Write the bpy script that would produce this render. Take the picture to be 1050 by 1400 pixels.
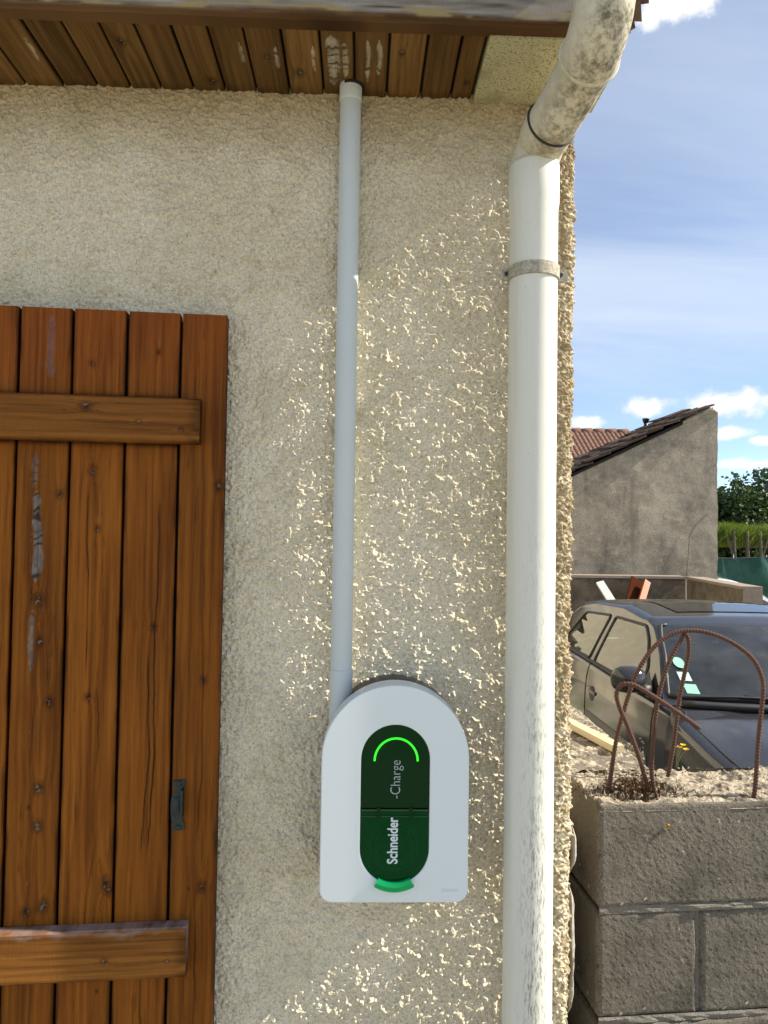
import bpy, bmesh, math, random
import numpy as np
from mathutils import Vector, Matrix

for o in list(bpy.data.objects):
    bpy.data.objects.remove(o)
sc = bpy.context.scene
COL = sc.collection
R = math.radians
random.seed(7)

# ------------------------------------------------------------------ camera
FPX = 1000.0
CAM = Vector((0.0, 0.0, 1.55))
YAW, PITCH, ROLL = R(1.85), R(1.72), R(0.85)
fwd = Vector((math.sin(YAW) * math.cos(PITCH), math.cos(YAW) * math.cos(PITCH), math.sin(PITCH)))
right0 = Vector((math.cos(YAW), -math.sin(YAW), 0))
up0 = right0.cross(fwd)
right = right0 * math.cos(ROLL) + up0 * math.sin(ROLL)
up = up0 * math.cos(ROLL) - right0 * math.sin(ROLL)
cd = bpy.data.cameras.new('camera')
cam = bpy.data.objects.new('camera', cd)
COL.objects.link(cam)
cam.matrix_world = Matrix(((right.x, up.x, -fwd.x, CAM.x), (right.y, up.y, -fwd.y, CAM.y), (right.z, up.z, -fwd.z, CAM.z), (0, 0, 0, 1)))
cd.sensor_fit = 'VERTICAL'
cd.sensor_height = 36.0
cd.lens = 36.0 * FPX / 1400.0
cd.clip_start = 0.02
cd.clip_end = 5000
sc.camera = cam
sc.render.resolution_x = 768
sc.render.resolution_y = 1024


def ray(px, py):
    return (fwd + right * ((px - 525) / FPX) - up * ((py - 700) / FPX)).normalized()


def at(px, py, Y):
    d = ray(px, py)
    return CAM + d * ((Y - CAM.y) / d.y)


# ------------------------------------------------------------------ sky, sun, exposure
GRAZE, ELEV = 3.4, 38.0
saz = R(90 + GRAZE)
sun_dir = Vector((math.sin(saz) * math.cos(R(ELEV)), math.cos(saz) * math.cos(R(ELEV)), math.sin(R(ELEV))))
world = bpy.data.worlds.new('World')
sc.world = world
world.use_nodes = True
wn = world.node_tree.nodes
wl = world.node_tree.links
bgn = wn['Background']
sky = wn.new('ShaderNodeTexSky')
sky.sky_type = 'NISHITA'
sky.sun_disc = False
sky.sun_elevation = R(ELEV)
sky.sun_rotation = saz
sky.air_density = 0.6
sky.dust_density = 0.2
sky.ozone_density = 1.4
bgn.inputs[1].default_value = 0.088


def wnode(t, **kw):
    n = wn.new(t)
    for k, v in kw.items():
        setattr(n, k, v)
    return n


def wmath(op, a, b=None, c=None, clamp=False):
    n = wnode('ShaderNodeMath', operation=op, use_clamp=clamp)
    for i, v in enumerate((a, b, c)):
        if v is None:
            continue
        if isinstance(v, (int, float)):
            n.inputs[i].default_value = v
        else:
            wl.new(v, n.inputs[i])
    return n.outputs[0]


tc = wnode('ShaderNodeTexCoord')
sep = wnode('ShaderNodeSeparateXYZ')
wl.new(tc.outputs['Generated'], sep.inputs[0])
az = wmath('ARCTAN2', sep.outputs[0], sep.outputs[1])
el = wmath('ARCSINE', sep.outputs[2])
azel = wnode('ShaderNodeCombineXYZ')
wl.new(az, azel.inputs[0])
wl.new(el, azel.inputs[1])
# thin cirrus: long streaks, everywhere on the dome
elden = wmath('MAXIMUM', wmath('ADD', sep.outputs[2], 0.12), 0.05)
cir = wnode('ShaderNodeCombineXYZ')
wl.new(wmath('DIVIDE', sep.outputs[0], elden), cir.inputs[0])
wl.new(wmath('DIVIDE', sep.outputs[1], elden), cir.inputs[1])
cmap = wnode('ShaderNodeMapping')
cmap.inputs['Rotation'].default_value = (0, 0, R(-14))
cmap.inputs['Scale'].default_value = (0.36, 1.15, 1.0)
cmap.inputs['Location'].default_value = (0.3, 0.62, 0.0)
wl.new(cir.outputs[0], cmap.inputs[0])
cn = wnode('ShaderNodeTexNoise')
cn.inputs['Scale'].default_value = 1.1
cn.inputs['Detail'].default_value = 7
cn.inputs['Roughness'].default_value = 0.55
cn.inputs['Distortion'].default_value = 0.7
wl.new(cmap.outputs[0], cn.inputs['Vector'])
cr = wnode('ShaderNodeMapRange')
cr.inputs['From Min'].default_value = 0.32
cr.inputs['From Max'].default_value = 0.76
cr.inputs['To Min'].default_value = 0.14
cr.inputs['To Max'].default_value = 0.72
wl.new(cn.outputs[0], cr.inputs[0])
lowfade = wnode('ShaderNodeMapRange', interpolation_type='SMOOTHSTEP')
lowfade.inputs['From Min'].default_value = 0.08
lowfade.inputs['From Max'].default_value = 0.26
wl.new(sep.outputs[2], lowfade.inputs[0])
cirrus = wmath('MULTIPLY', cr.outputs[0], lowfade.outputs[0])
# small fair-weather cumulus: (azimuth, elevation, half width, half height); seen ones first, then more of the same round the horizon
blobs = []
for px, py, hw, hh in ((885, 556, 44, 15), (1003, 552, 58, 21), (925, 4, 82, 22), (800, 578, 28, 12), (815, 597, 36, 8),
                       (1000, 592, 30, 11), (1046, 602, 26, 7), (1000, 634, 30, 10), (1045, 636, 34, 9), (1150, 585, 60, 18)):
    d = ray(px, py)
    blobs.append((math.atan2(d.x, d.y), math.asin(d.z), hw / FPX, hh / FPX))
rs = random.Random(4)
for k in range(26):
    a = rs.uniform(0.72, 2 * math.pi - 0.55)
    a = a if a < math.pi else a - 2 * math.pi
    e_ = rs.uniform(0.06, 0.42)
    s_ = rs.uniform(0.03, 0.09)
    blobs.append((a, e_, s_, s_ * rs.uniform(.3, .45)))
dn = wnode('ShaderNodeTexNoise')
dn.inputs['Scale'].default_value = 26
dn.inputs['Detail'].default_value = 6
dn.inputs['Roughness'].default_value = 0.6
wl.new(azel.outputs[0], dn.inputs['Vector'])
mask = None
for a, e_, hw, hh in blobs:
    s1 = wnode('ShaderNodeVectorMath', operation='SUBTRACT')
    wl.new(azel.outputs[0], s1.inputs[0])
    s1.inputs[1].default_value = (a, e_, 0)
    s2 = wnode('ShaderNodeVectorMath', operation='MULTIPLY')
    wl.new(s1.outputs[0], s2.inputs[0])
    s2.inputs[1].default_value = (1 / hw, 1 / hh, 0)
    s3 = wnode('ShaderNodeVectorMath', operation='LENGTH')
    wl.new(s2.outputs[0], s3.inputs[0])
    m_ = wmath('SUBTRACT', 1.0, s3.outputs['Value'])
    mask = m_ if mask is None else wmath('MAXIMUM', mask, m_)
nz = wmath('MULTIPLY', wmath('SUBTRACT', dn.outputs[0], 0.5), 2.0)
cum = wnode('ShaderNodeMapRange')
cum.interpolation_type = 'SMOOTHSTEP'
cum.inputs['From Min'].default_value = -0.02
cum.inputs['From Max'].default_value = 0.62
wl.new(wmath('ADD', mask, nz), cum.inputs[0])
mx1 = wnode('ShaderNodeMix', data_type='RGBA')
wl.new(cirrus, mx1.inputs[0])
wl.new(sky.outputs[0], mx1.inputs[6])
mx1.inputs[7].default_value = (4.1, 4.55, 5.1, 1)
mx2 = wnode('ShaderNodeMix', data_type='RGBA')
wl.new(cum.outputs[0], mx2.inputs[0])
wl.new(mx1.outputs[2], mx2.inputs[6])
mx2.inputs[7].default_value = (5.0, 5.1, 5.2, 1)
wl.new(mx2.outputs[2], bgn.inputs[0])

sl = bpy.data.lights.new('sun', 'SUN')
sl.energy = 3.8
sl.angle = R(0.53)
sl.color = (1.0, 0.92, 0.78)
so = bpy.data.objects.new('sun', sl)
COL.objects.link(so)
so.rotation_euler = sun_dir.to_track_quat('Z', 'Y').to_euler()
so.location = (6, -1, 6)
sc.view_settings.view_transform = 'Standard'
sc.view_settings.look = 'None'
sc.view_settings.exposure = 1.3
sc.view_settings.gamma = 1.0


# ------------------------------------------------------------------ numeric noise
def _h(ix, iy, seed):
    n = (ix.astype(np.int64) * 374761393 + iy.astype(np.int64) * 668265263 + seed * 974634777) & 0xFFFFFFFF
    n = ((n ^ (n >> 13)) * 1274126177) & 0xFFFFFFFF
    n = ((n ^ (n >> 16)) * 2246822519) & 0xFFFFFFFF
    return ((n ^ (n >> 15)) & 0xFFFFFF) / float(0xFFFFFF)


def vn(x, y, seed=0):
    x = np.asarray(x, float); y = np.asarray(y, float)
    ix = np.floor(x); iy = np.floor(y)
    fx = x - ix; fy = y - iy
    fx = fx * fx * (3 - 2 * fx); fy = fy * fy * (3 - 2 * fy)
    a = _h(ix, iy, seed); b = _h(ix + 1, iy, seed); c = _h(ix, iy + 1, seed); d = _h(ix + 1, iy + 1, seed)
    return (a * (1 - fx) + b * fx) * (1 - fy) + (c * (1 - fx) + d * fx) * fy


def fbm(x, y, seed=0, o=4, g=.5):
    s = 0; a = 1.0; t = 0
    for k in range(o):
        # rotate each octave to hide the lattice
        ca, sa = math.cos(.7 * k + .4), math.sin(.7 * k + .4)
        s = s + a * vn((x * ca - y * sa) * 2 ** k, (x * sa + y * ca) * 2 ** k, seed + k * 17)
        t += a; a *= g
    return s / t


def sst(a, b, x):
    t = np.clip((x - a) / (b - a), 0, 1)
    return t * t * (3 - 2 * t)


def mixc(c0, c1, t):
    t = np.asarray(t)[..., None]
    return np.asarray(c0) * (1 - t) + np.asarray(c1) * t


# ------------------------------------------------------------------ mesh helpers
def link(name, me, mat=None, parent=None, smooth=False):
    ob = bpy.data.objects.new(name, me)
    COL.objects.link(ob)
    if mat is not None and len(me.materials) == 0:
        me.materials.append(mat)
    if parent is not None:
        ob.parent = parent
    if smooth is not None:
        me.polygons.foreach_set('use_smooth', [bool(smooth)] * len(me.polygons))
    return ob


def npmesh(name, V, Q, mat=None, parent=None, smooth=False, col=None):
    """V (n,3), Q (m,k) faces all with k corners"""
    V = np.asarray(V, dtype=np.float32); Q = np.asarray(Q, dtype=np.int32)
    me = bpy.data.meshes.new(name)
    me.vertices.add(len(V)); me.vertices.foreach_set('co', V.ravel())
    k = Q.shape[1]
    me.loops.add(Q.size); me.loops.foreach_set('vertex_index', Q.ravel())
    me.polygons.add(len(Q))
    me.polygons.foreach_set('loop_start', np.arange(0, Q.size, k, dtype=np.int32))
    me.polygons.foreach_set('loop_total', np.full(len(Q), k, dtype=np.int32))
    me.update(calc_edges=True)
    if col is not None:
        at_ = me.attributes.new('Col', 'FLOAT_COLOR', 'POINT')
        c4 = np.ones((len(V), 4), dtype=np.float32)
        c4[:, :3] = np.asarray(col).reshape(-1, 3)
        at_.data.foreach_set('color', c4.ravel())
    return link(name, me, mat, parent, smooth)


def gridq(nu, nv, off=0, wrap=False):
    """quads of a (nu,nv) vertex grid, index = i*nv+j"""
    i = np.arange(nu - 1)[:, None]; j = np.arange(nv if wrap else nv - 1)[None, :]
    j2 = (j + 1) % nv
    a = i * nv + j; b = (i + 1) * nv + j; c = (i + 1) * nv + j2; d = i * nv + j2
    return np.stack([a, b, c, d], -1).reshape(-1, 4) + off


def bmo(name, bm, mat, parent=None, smooth=False, bevel=0, seg=2, sharp=None):
    if bevel > 0:
        bmesh.ops.bevel(bm, geom=[e for e in bm.edges if e.calc_face_angle(0) > .5], offset=bevel, segments=seg, profile=.5, affect='EDGES', clamp_overlap=True)
    bmesh.ops.recalc_face_normals(bm, faces=bm.faces)
    me = bpy.data.meshes.new(name)
    bm.to_mesh(me); bm.free()
    return link(name, me, mat, parent, smooth)


def add_box(bm, x0, x1, y0, y1, z0, z1, m=None):
    vs = [bm.verts.new((x, y, z)) for x in (x0, x1) for y in (y0, y1) for z in (z0, z1)]
    if m is not None:
        for v in vs:
            v.co = m @ v.co
    for f in ((0, 1, 3, 2), (4, 6, 7, 5), (0, 4, 5, 1), (2, 3, 7, 6), (0, 2, 6, 4), (1, 5, 7, 3)):
        bm.faces.new([vs[i] for i in f])
    return vs


def box(name, x0, x1, y0, y1, z0, z1, mat, parent=None, bevel=0, seg=2):
    bm = bmesh.new(); add_box(bm, x0, x1, y0, y1, z0, z1)
    return bmo(name, bm, mat, parent, False, bevel, seg)


def tube_arrays(pts, rad, n=16, caps=True, closed=False):
    pts = [Vector(p) for p in pts]
    m = len(pts)
    rad = [rad] * m if isinstance(rad, (int, float)) else rad
    V = []; prev = None
    for i, p in enumerate(pts):
        if closed:
            t = (pts[(i + 1) % m] - pts[i - 1]).normalized()
        else:
            t = (pts[min(i + 1, m - 1)] - pts[max(i - 1, 0)]).normalized()
        if prev is None:
            r = Vector((1, 0, 0)) if abs(t.x) < .9 else Vector((0, 0, 1))
            a = (r - t * r.dot(t)).normalized()
        else:
            a = (prev - t * prev.dot(t)).normalized()
        prev = a; b = t.cross(a)
        for k in range(n):
            an = 2 * math.pi * k / n
            V.append(p + (a * math.cos(an) + b * math.sin(an)) * rad[i])
    F = []
    for i in range(m if closed else m - 1):
        i2 = (i + 1) % m
        for k in range(n):
            F.append((i * n + k, i * n + (k + 1) % n, i2 * n + (k + 1) % n, i2 * n + k))
    if caps and not closed:
        F.append(tuple(range(n))[::-1]); F.append(tuple((m - 1) * n + k for k in range(n)))
    return [tuple(v) for v in V], F


def tube(name, pts, rad, mat, parent=None, n=16, caps=True, closed=False, smooth=True):
    V, F = tube_arrays(pts, rad, n, caps, closed)
    me = bpy.data.meshes.new(name); me.from_pydata(V, [], F); me.update()
    ob = link(name, me, mat, parent, smooth)
    if smooth and caps and not closed:
        for p in me.polygons:
            if len(p.vertices) > 4:
                p.use_smooth = False
    return ob


def spline(pts, n=12):
    """Catmull-Rom through points"""
    P = [Vector(p) for p in pts]
    P = [P[0] * 2 - P[1]] + P + [P[-1] * 2 - P[-2]]
    out = []
    for i in range(1, len(P) - 2):
        for k in range(n):
            t = k / n
            p0, p1, p2, p3 = P[i - 1:i + 3]
            out.append(.5 * ((2 * p1) + (p2 - p0) * t + (2 * p0 - 5 * p1 + 4 * p2 - p3) * t * t + (3 * p1 - p0 - 3 * p2 + p3) * t ** 3))
    out.append(P[-2])
    return out


def prism(name, outline, y0, y1, mat, parent=None, bevel=0, seg=3, smooth=False):
    """outline [(x,z)] extruded from y0 (front) to y1 (back); bevel only on the front rim"""
    bm = bmesh.new()
    a = [bm.verts.new((x, y0, z)) for x, z in outline]
    b = [bm.verts.new((x, y1, z)) for x, z in outline]
    ff = bm.faces.new(a); bm.faces.new(b[::-1])
    for i in range(len(a)):
        j = (i + 1) % len(a)
        bm.faces.new((a[j], a[i], b[i], b[j]))
    if bevel:
        bmesh.ops.bevel(bm, geom=list(ff.edges), offset=bevel, segments=seg, profile=.5, affect='EDGES')
    return bmo(name, bm, mat, parent, smooth)


def empty(name, loc=(0, 0, 0), rz=0.0):
    o = bpy.data.objects.new(name, None)
    COL.objects.link(o)
    o.location = loc; o.rotation_euler = (0, 0, rz)
    o.empty_display_size = .1
    return o


def tag(o, label=None, cat=None, group=None, kind=None):
    for k, v in (('label', label), ('category', cat), ('group', group), ('kind', kind)):
        if v:
            o[k] = v
    return o


# ------------------------------------------------------------------ materials
class NT:
    def __init__(s, name):
        s.m = bpy.data.materials.new(name); s.m.use_nodes = True
        s.t = s.m.node_tree; s.n = s.t.nodes; s.l = s.t.links
        s.b = s.n['Principled BSDF']; s.out = s.n['Material Output']
        s.co = None

    def node(s, t, **kw):
        n = s.n.new(t)
        for k, v in kw.items():
            setattr(n, k, v)
        return n

    def coord(s, kind='Object'):
        if s.co is None:
            s.co = s.node('ShaderNodeTexCoord')
        return s.co.outputs[kind]

    def put(s, sock, v):
        if isinstance(v, bpy.types.NodeSocket):
            s.l.new(v, sock)
        elif v is not None:
            if sock.type == 'RGBA' and len(v) == 3:
                v = (*v, 1)
            sock.default_value = v

    def noise(s, scale, detail=4, rough=.5, vec=None, stretch=None, dist=0):
        n = s.node('ShaderNodeTexNoise')
        n.inputs['Scale'].default_value = scale
        n.inputs['Detail'].default_value = detail
        n.inputs['Roughness'].default_value = rough
        n.inputs['Distortion'].default_value = dist
        v = vec or s.coord()
        if stretch:
            mp = s.node('ShaderNodeMapping'); mp.inputs['Scale'].default_value = stretch
            s.l.new(v, mp.inputs[0]); v = mp.outputs[0]
        s.l.new(v, n.inputs['Vector'])
        return n.outputs[0]

    def voronoi(s, scale, feature='F1', rnd=1):
        n = s.node('ShaderNodeTexVoronoi', feature=feature)
        n.inputs['Scale'].default_value = scale
        n.inputs['Randomness'].default_value = rnd
        s.l.new(s.coord(), n.inputs['Vector'])
        return n.outputs[0]

    def rng(s, v, a, b, c=0., d=1.):
        n = s.node('ShaderNodeMapRange', interpolation_type='SMOOTHSTEP')
        s.l.new(v, n.inputs[0])
        for i, x in enumerate((a, b, c, d)):
            n.inputs[i + 1].default_value = x
        return n.outputs[0]

    def math(s, op, a, b=None):
        n = s.node('ShaderNodeMath', operation=op)
        s.put(n.inputs[0], a)
        if b is not None:
            s.put(n.inputs[1], b)
        return n.outputs[0]

    def mix(s, f, a, b, mode='MIX'):
        n = s.node('ShaderNodeMix', data_type='RGBA', blend_type=mode)
        s.put(n.inputs[0], f); s.put(n.inputs[6], a); s.put(n.inputs[7], b)
        return n.outputs[2]

    def attr(s, name='Col'):
        n = s.node('ShaderNodeAttribute'); n.attribute_name = name
        return n.outputs['Color']

    def bump(s, h, dist, strength=1.0):
        n = s.node('ShaderNodeBump')
        n.inputs['Strength'].default_value = strength
        n.inputs['Distance'].default_value = dist
        s.l.new(h, n.inputs['Height'])
        s.l.new(n.outputs[0], s.b.inputs['Normal'])

    def base(s, c=None, rough=.6, metal=0., spec=.5, coat=0.):
        if c is not None:
            s.put(s.b.inputs['Base Color'], c)
        s.put(s.b.inputs['Roughness'], rough)
        s.b.inputs['Metallic'].default_value = metal
        s.b.inputs['Specular IOR Level'].default_value = spec
        s.b.inputs['Coat Weight'].default_value = coat
        return s.m


def plain(name, c, rough=.5, metal=0., spec=.5, var=.12, scale=30, coat=0., bump=0.):
    t = NT(name)
    f = t.noise(scale, 5, .6)
    dk = tuple(x * (1 - var) for x in c); lt = tuple(min(1, x * (1 + var)) for x in c)
    t.base(t.mix(f, dk, lt), rough, metal, spec, coat)
    if bump:
        t.bump(t.noise(scale * 4, 4, .6), bump)
    return t.m


M = {}
# rough cast lime render
t = NT('roughcast_render')
fine = t.noise(620, 3, .6); med = t.noise(190, 4, .6)
speck = t.rng(t.noise(340, 3, .6), .585, .635)  # dark specks stand in for the shade in small pits
cc = t.mix(t.rng(med, .3, .72), (.80, .78, .74), (1.06, 1.05, 1.03))
cc = t.mix(t.math('MULTIPLY', speck, .60), t.mix(1.0, t.attr(), cc, 'MULTIPLY'), (.17, .135, .09))
t.base(cc, .95, spec=.15)
t.bump(t.math('ADD', t.math('MULTIPLY', fine, .5), med), .0030, 1)
M['render'] = t.m
t = NT('smooth_render')
cc = t.mix(t.rng(t.noise(260, 3, .65), .50, .68), (.50, .47, .29), (.13, .11, .06))
cc = t.mix(t.rng(t.noise(22, 5, .6), .45, .75), cc, (.33, .31, .17))
t.base(cc, .95, spec=.15); t.bump(t.noise(300, 3, .6), .0015)
M['corbel'] = t.m
# stained wood, colour computed per vertex (grain, knots, cracks)
for nm, rg in (('stained_wood', .60), ('dull_wood', .8)):
    t = NT(nm)
    f = t.noise(900, 2, .5, stretch=(1, 1, .06))
    t.base(t.mix(1.0, t.attr(), t.mix(f, (.82, .82, .82), (1.15, 1.15, 1.15)), 'MULTIPLY'), rg, spec=.10)
    t.bump(f, .0006, .6)
    M[nm] = t.m
M['dark_gap'] = plain('old_black_wood', (.010, .008, .006), .9)
# white pvc downpipe with speckled grime low down
t = NT('white_pvc')
gz = t.node('ShaderNodeSeparateXYZ'); t.l.new(t.coord(), gz.inputs[0])
low = t.rng(gz.outputs[2], 1.72, .95, 0, 1)
band = t.rng(t.math('ABSOLUTE', t.math('SUBTRACT', gz.outputs[0], .006)), .036, .008)
sp = t.rng(t.noise(380, 5, .75, stretch=(1, 1, .16)), .47, .62)
st = t.rng(t.noise(60, 4, .6, stretch=(1, 1, .12)), .28, .55)
g_ = t.math('MULTIPLY', t.math('MULTIPLY', sp, st), t.math('MULTIPLY', low, band))
film = t.rng(t.noise(40, 5, .65, stretch=(1, 1, .05)), .42, .72, 0, .55)
cc = t.mix(film, (.70, .69, .61), (.60, .585, .48))
cc = t.mix(t.rng(t.noise(330, 2, .4), .72, .76, 0, .5), cc, (.25, .22, .16))
t.base(t.mix(t.math('MULTIPLY', g_, .75), cc, (.075, .075, .065)), .42, spec=.4)
M['pvc'] = t.m
t = NT('aged_cream_pvc')
gz = t.node('ShaderNodeSeparateXYZ'); t.l.new(t.coord(), gz.inputs[0])
n1 = t.noise(26, 6, .65); n2 = t.noise(120, 5, .7)
a_ = t.attr()
alg = t.math('MULTIPLY', a_, t.rng(t.math('ADD', t.math('MULTIPLY', n1, .5), t.math('MULTIPLY', n2, .5)), .40, .62))
cc = t.mix(t.rng(n2, .35, .7, 0, .6), (.62, .57, .44), (.50, .45, .32))
cc = t.mix(t.rng(n1, .5, .75, 0, .5), cc, (.30, .29, .15))
t.base(t.mix(alg, cc, (.06, .053, .03)), .72, spec=.25)
M['cream_pvc'] = t.m
M['grey_pvc'] = plain('grey_pvc_conduit', (.56, .60, .59), .42, var=.03, scale=18)
t = NT('dusty_clamp')
t.base(t.mix(t.rng(t.noise(160, 4, .6), .35, .7), (.30, .28, .22), (.50, .46, .36)), .85, spec=.2); t.bump(t.noise(300, 3), .0006)
M['clamp'] = t.m
M['rust_bolt'] = plain('brown_bolt', (.03, .018, .012), .6)
# charger plastics
t = NT('white_shell_plastic')
t.base(t.mix(t.noise(6, 3), (.70, .755, .755), (.73, .78, .78)), .34, spec=.5); t.bump(t.noise(900, 2), .0001, .4)
M['shell'] = t.m
M['black_plastic'] = plain('black_plastic', (.010, .010, .011), .45)
t = NT('green_black_panel')
t.base(t.mix(t.rng(t.noise(500, 2), .7, .76, 0, .35), (.0006, .028, .006), (.01, .10, .03)), .12, spec=.14)
M['panel'] = t.m
t = NT('green_clear_plastic')
tr = t.node('ShaderNodeBsdfTransparent'); tr.inputs[0].default_value = (.02, .62, .20, 1)
gl = t.node('ShaderNodeBsdfGlossy'); gl.inputs['Roughness'].default_value = .08
tl = t.node('ShaderNodeBsdfTranslucent'); tl.inputs[0].default_value = (.01, .45, .16, 1)
fr = t.node('ShaderNodeFresnel'); fr.inputs[0].default_value = 1.22
dg = t.node('ShaderNodeBsdfDiffuse'); dg.inputs[0].default_value = (.0008, .115, .030, 1)
m1 = t.node('ShaderNodeMixShader'); m1.inputs[0].default_value = .34
t.l.new(tr.outputs[0], m1.inputs[1]); t.l.new(dg.outputs[0], m1.inputs[2])
m2 = t.node('ShaderNodeMixShader'); t.l.new(fr.outputs[0], m2.inputs[0]); t.l.new(m1.outputs[0], m2.inputs[1]); t.l.new(gl.outputs[0], m2.inputs[2])
t.l.new(m2.outputs[0], t.out.inputs[0])
M['green_clear'] = t.m
t = NT('green_tab_plastic')
tr = t.node('ShaderNodeBsdfTransparent'); tr.inputs[0].default_value = (.03, .75, .30, 1)
tl = t.node('ShaderNodeBsdfTranslucent'); tl.inputs[0].default_value = (.01, .62, .22, 1)
df = t.node('ShaderNodeBsdfPrincipled'); df.inputs['Base Color'].default_value = (.006, .36, .12, 1); df.inputs['Roughness'].default_value = .15
m1 = t.node('ShaderNodeMixShader'); m1.inputs[0].default_value = .5
t.l.new(tr.outputs[0], m1.inputs[1]); t.l.new(tl.outputs[0], m1.inputs[2])
m2 = t.node('ShaderNodeMixShader'); m2.inputs[0].default_value = .55
t.l.new(m1.outputs[0], m2.inputs[1]); t.l.new(df.outputs[0], m2.inputs[2]); t.l.new(m2.outputs[0], t.out.inputs[0])
M['green_tab'] = t.m
t = NT('green_led')
t.b.inputs['Emission Color'].default_value = (.03, 1.0, .02, 1); t.b.inputs['Emission Strength'].default_value = .42
t.base((.02, .4, .02), .3); M['led'] = t.m
M['print_white'] = plain('white_print', (.62, .70, .70), .5, var=.03)
M['print_grey'] = plain('grey_print', (.40, .47, .46), .5, var=.03)
M['print_ghost'] = plain('pale_grey_print', (.60, .62, .64), .45, var=.03)
t = NT('green_painted_iron')
t.base(t.mix(t.rng(t.noise(160, 5, .7), .56, .7), (.006, .020, .019), (.03, .03, .025)), .4, spec=.5); t.bump(t.noise(260, 4), .0006)
M['iron'] = t.m
# concrete block
t = NT('concrete_block')
v_ = t.noise(420, 4, .8); b_ = t.noise(9, 5, .65); w_ = t.noise(60, 4, .6)
cc = t.mix(t.rng(v_, .25, .75), (.075, .068, .058), (.36, .33, .28))
cc = t.mix(t.rng(b_, .42, .72, 0, .65), cc, (.085, .077, .066))
cc = t.mix(t.rng(t.noise(34, 3, .55), .68, .71, 0, .8), cc, (.55, .52, .44))
oi = t.node('ShaderNodeObjectInfo')
cc = t.mix(1.0, cc, t.mix(t.rng(oi.outputs['Random'], 0, 1), (.84, .81, .76), (1.02, .98, .92)), 'MULTIPLY')
t.base(cc, .95, spec=.1); pt_ = t.rng(t.noise(210, 3, .6), .60, .67)
t.base(t.mix(t.math('MULTIPLY', pt_, .7), cc, (.04, .036, .03)), .95, spec=.1)
t.bump(t.math('SUBTRACT', v_, pt_), .0032, 1)
M['block'] = t.m
t = NT('weathered_block_top')
v_ = t.noise(240, 5, .75); b_ = t.noise(26, 5, .65)
cc = t.mix(t.rng(v_, .3, .7), (.20, .165, .12), (.62, .54, .42))
cc = t.mix(t.rng(b_, .46, .60, 0, .85), cc, (.12, .105, .088))
cc = t.mix(t.rng(t.noise(48, 4, .6), .60, .70, 0, .8), cc, (.60, .54, .44))
t.base(cc, .97, spec=.1); t.bump(v_, .004, 1)
M['block_top'] = t.m
t = NT('mortar')
v_ = t.noise(220, 4, .7)
t.base(t.mix(v_, (.07, .063, .054), (.33, .30, .25)), .97, spec=.1); t.bump(v_, .004)
M['mortar'] = t.m
t = NT('moss')
v_ = t.noise(150, 4, .7)
t.base(t.mix(v_, (.05, .026, .014), (.19, .115, .055)), 1, spec=.05); t.bump(v_, .004)
M['moss'] = t.m
t = NT('rusty_rebar')
v_ = t.noise(240, 5, .7)
t.base(t.mix(v_, (.040, .022, .017), (.150, .080, .058)), .85, spec=.2); t.bump(t.noise(500, 3), .0008)
M['rebar'] = t.m
t = NT('pale_offcut')
v_ = t.noise(80, 5, .6, stretch=(.08, 1, 1))
t.base(t.mix(v_, (.42, .34, .2), (.62, .53, .36)), .8, spec=.2)
M['offcut'] = t.m


# ------------------------------------------------------------------ measured frame of the house
YW = 1.30                       # front of the house wall
CX = at(783, 800, YW).x         # the corner of the house
ZS = at(400, 128, YW).z         # underside of the soffit
YF = YW - .173                  # inside face of the fascia board

# ground: one sheet to the horizon, a little lower on the yard behind the block wall
gx = np.concatenate([[-2500, -600, -150, -40, -15], np.linspace(-8, 14, 90), [18, 40, 150, 600, 2500]])
gy = np.concatenate([[-2500, -600, -150, -40, -15], np.linspace(-8, 30, 130), [40, 150, 600, 2500]])
X, Y = np.meshgrid(gx, gy, indexing='ij')
yard = sst(.70, .95, X) * sst(1.5, 1.75, Y)
Z = -.34 * yard + .02 * (fbm(X * 1.3, Y * 1.3, 3) - .5) * (np.abs(X) < 20)
Z = Z - .34 * sst(14, 40, np.maximum(np.abs(X), np.abs(Y))) * (1 - yard)
t = NT('pale_gravel')
v_ = t.noise(60, 6, .75); b_ = t.noise(1.3, 5, .6)
cc = t.mix(t.rng(v_, .3, .7), (.36, .32, .25), (.60, .55, .45))
cc = t.mix(t.rng(b_, .50, .68), cc, (.10, .13, .045))
t.base(cc, .95, spec=.1); t.bump(v_, .02)
g = npmesh('ground', np.stack([X, Y, Z], -1).reshape(-1, 3), gridq(len(gx), len(gy)), t.m, None, True)
tag(g, kind='structure')

# ------------------------------------------------------------------ house
house = empty('house', (-2.0, YW, 0))
tag(house, 'cream roughcast house with brown wooden eaves, filling the left of the view', 'house')


def hp(ob):
    """parent to the house keeping world placement"""
    ob.parent = house
    ob.matrix_parent_inverse = Matrix.Translation((2.0, -YW, 0))
    return ob


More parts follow.
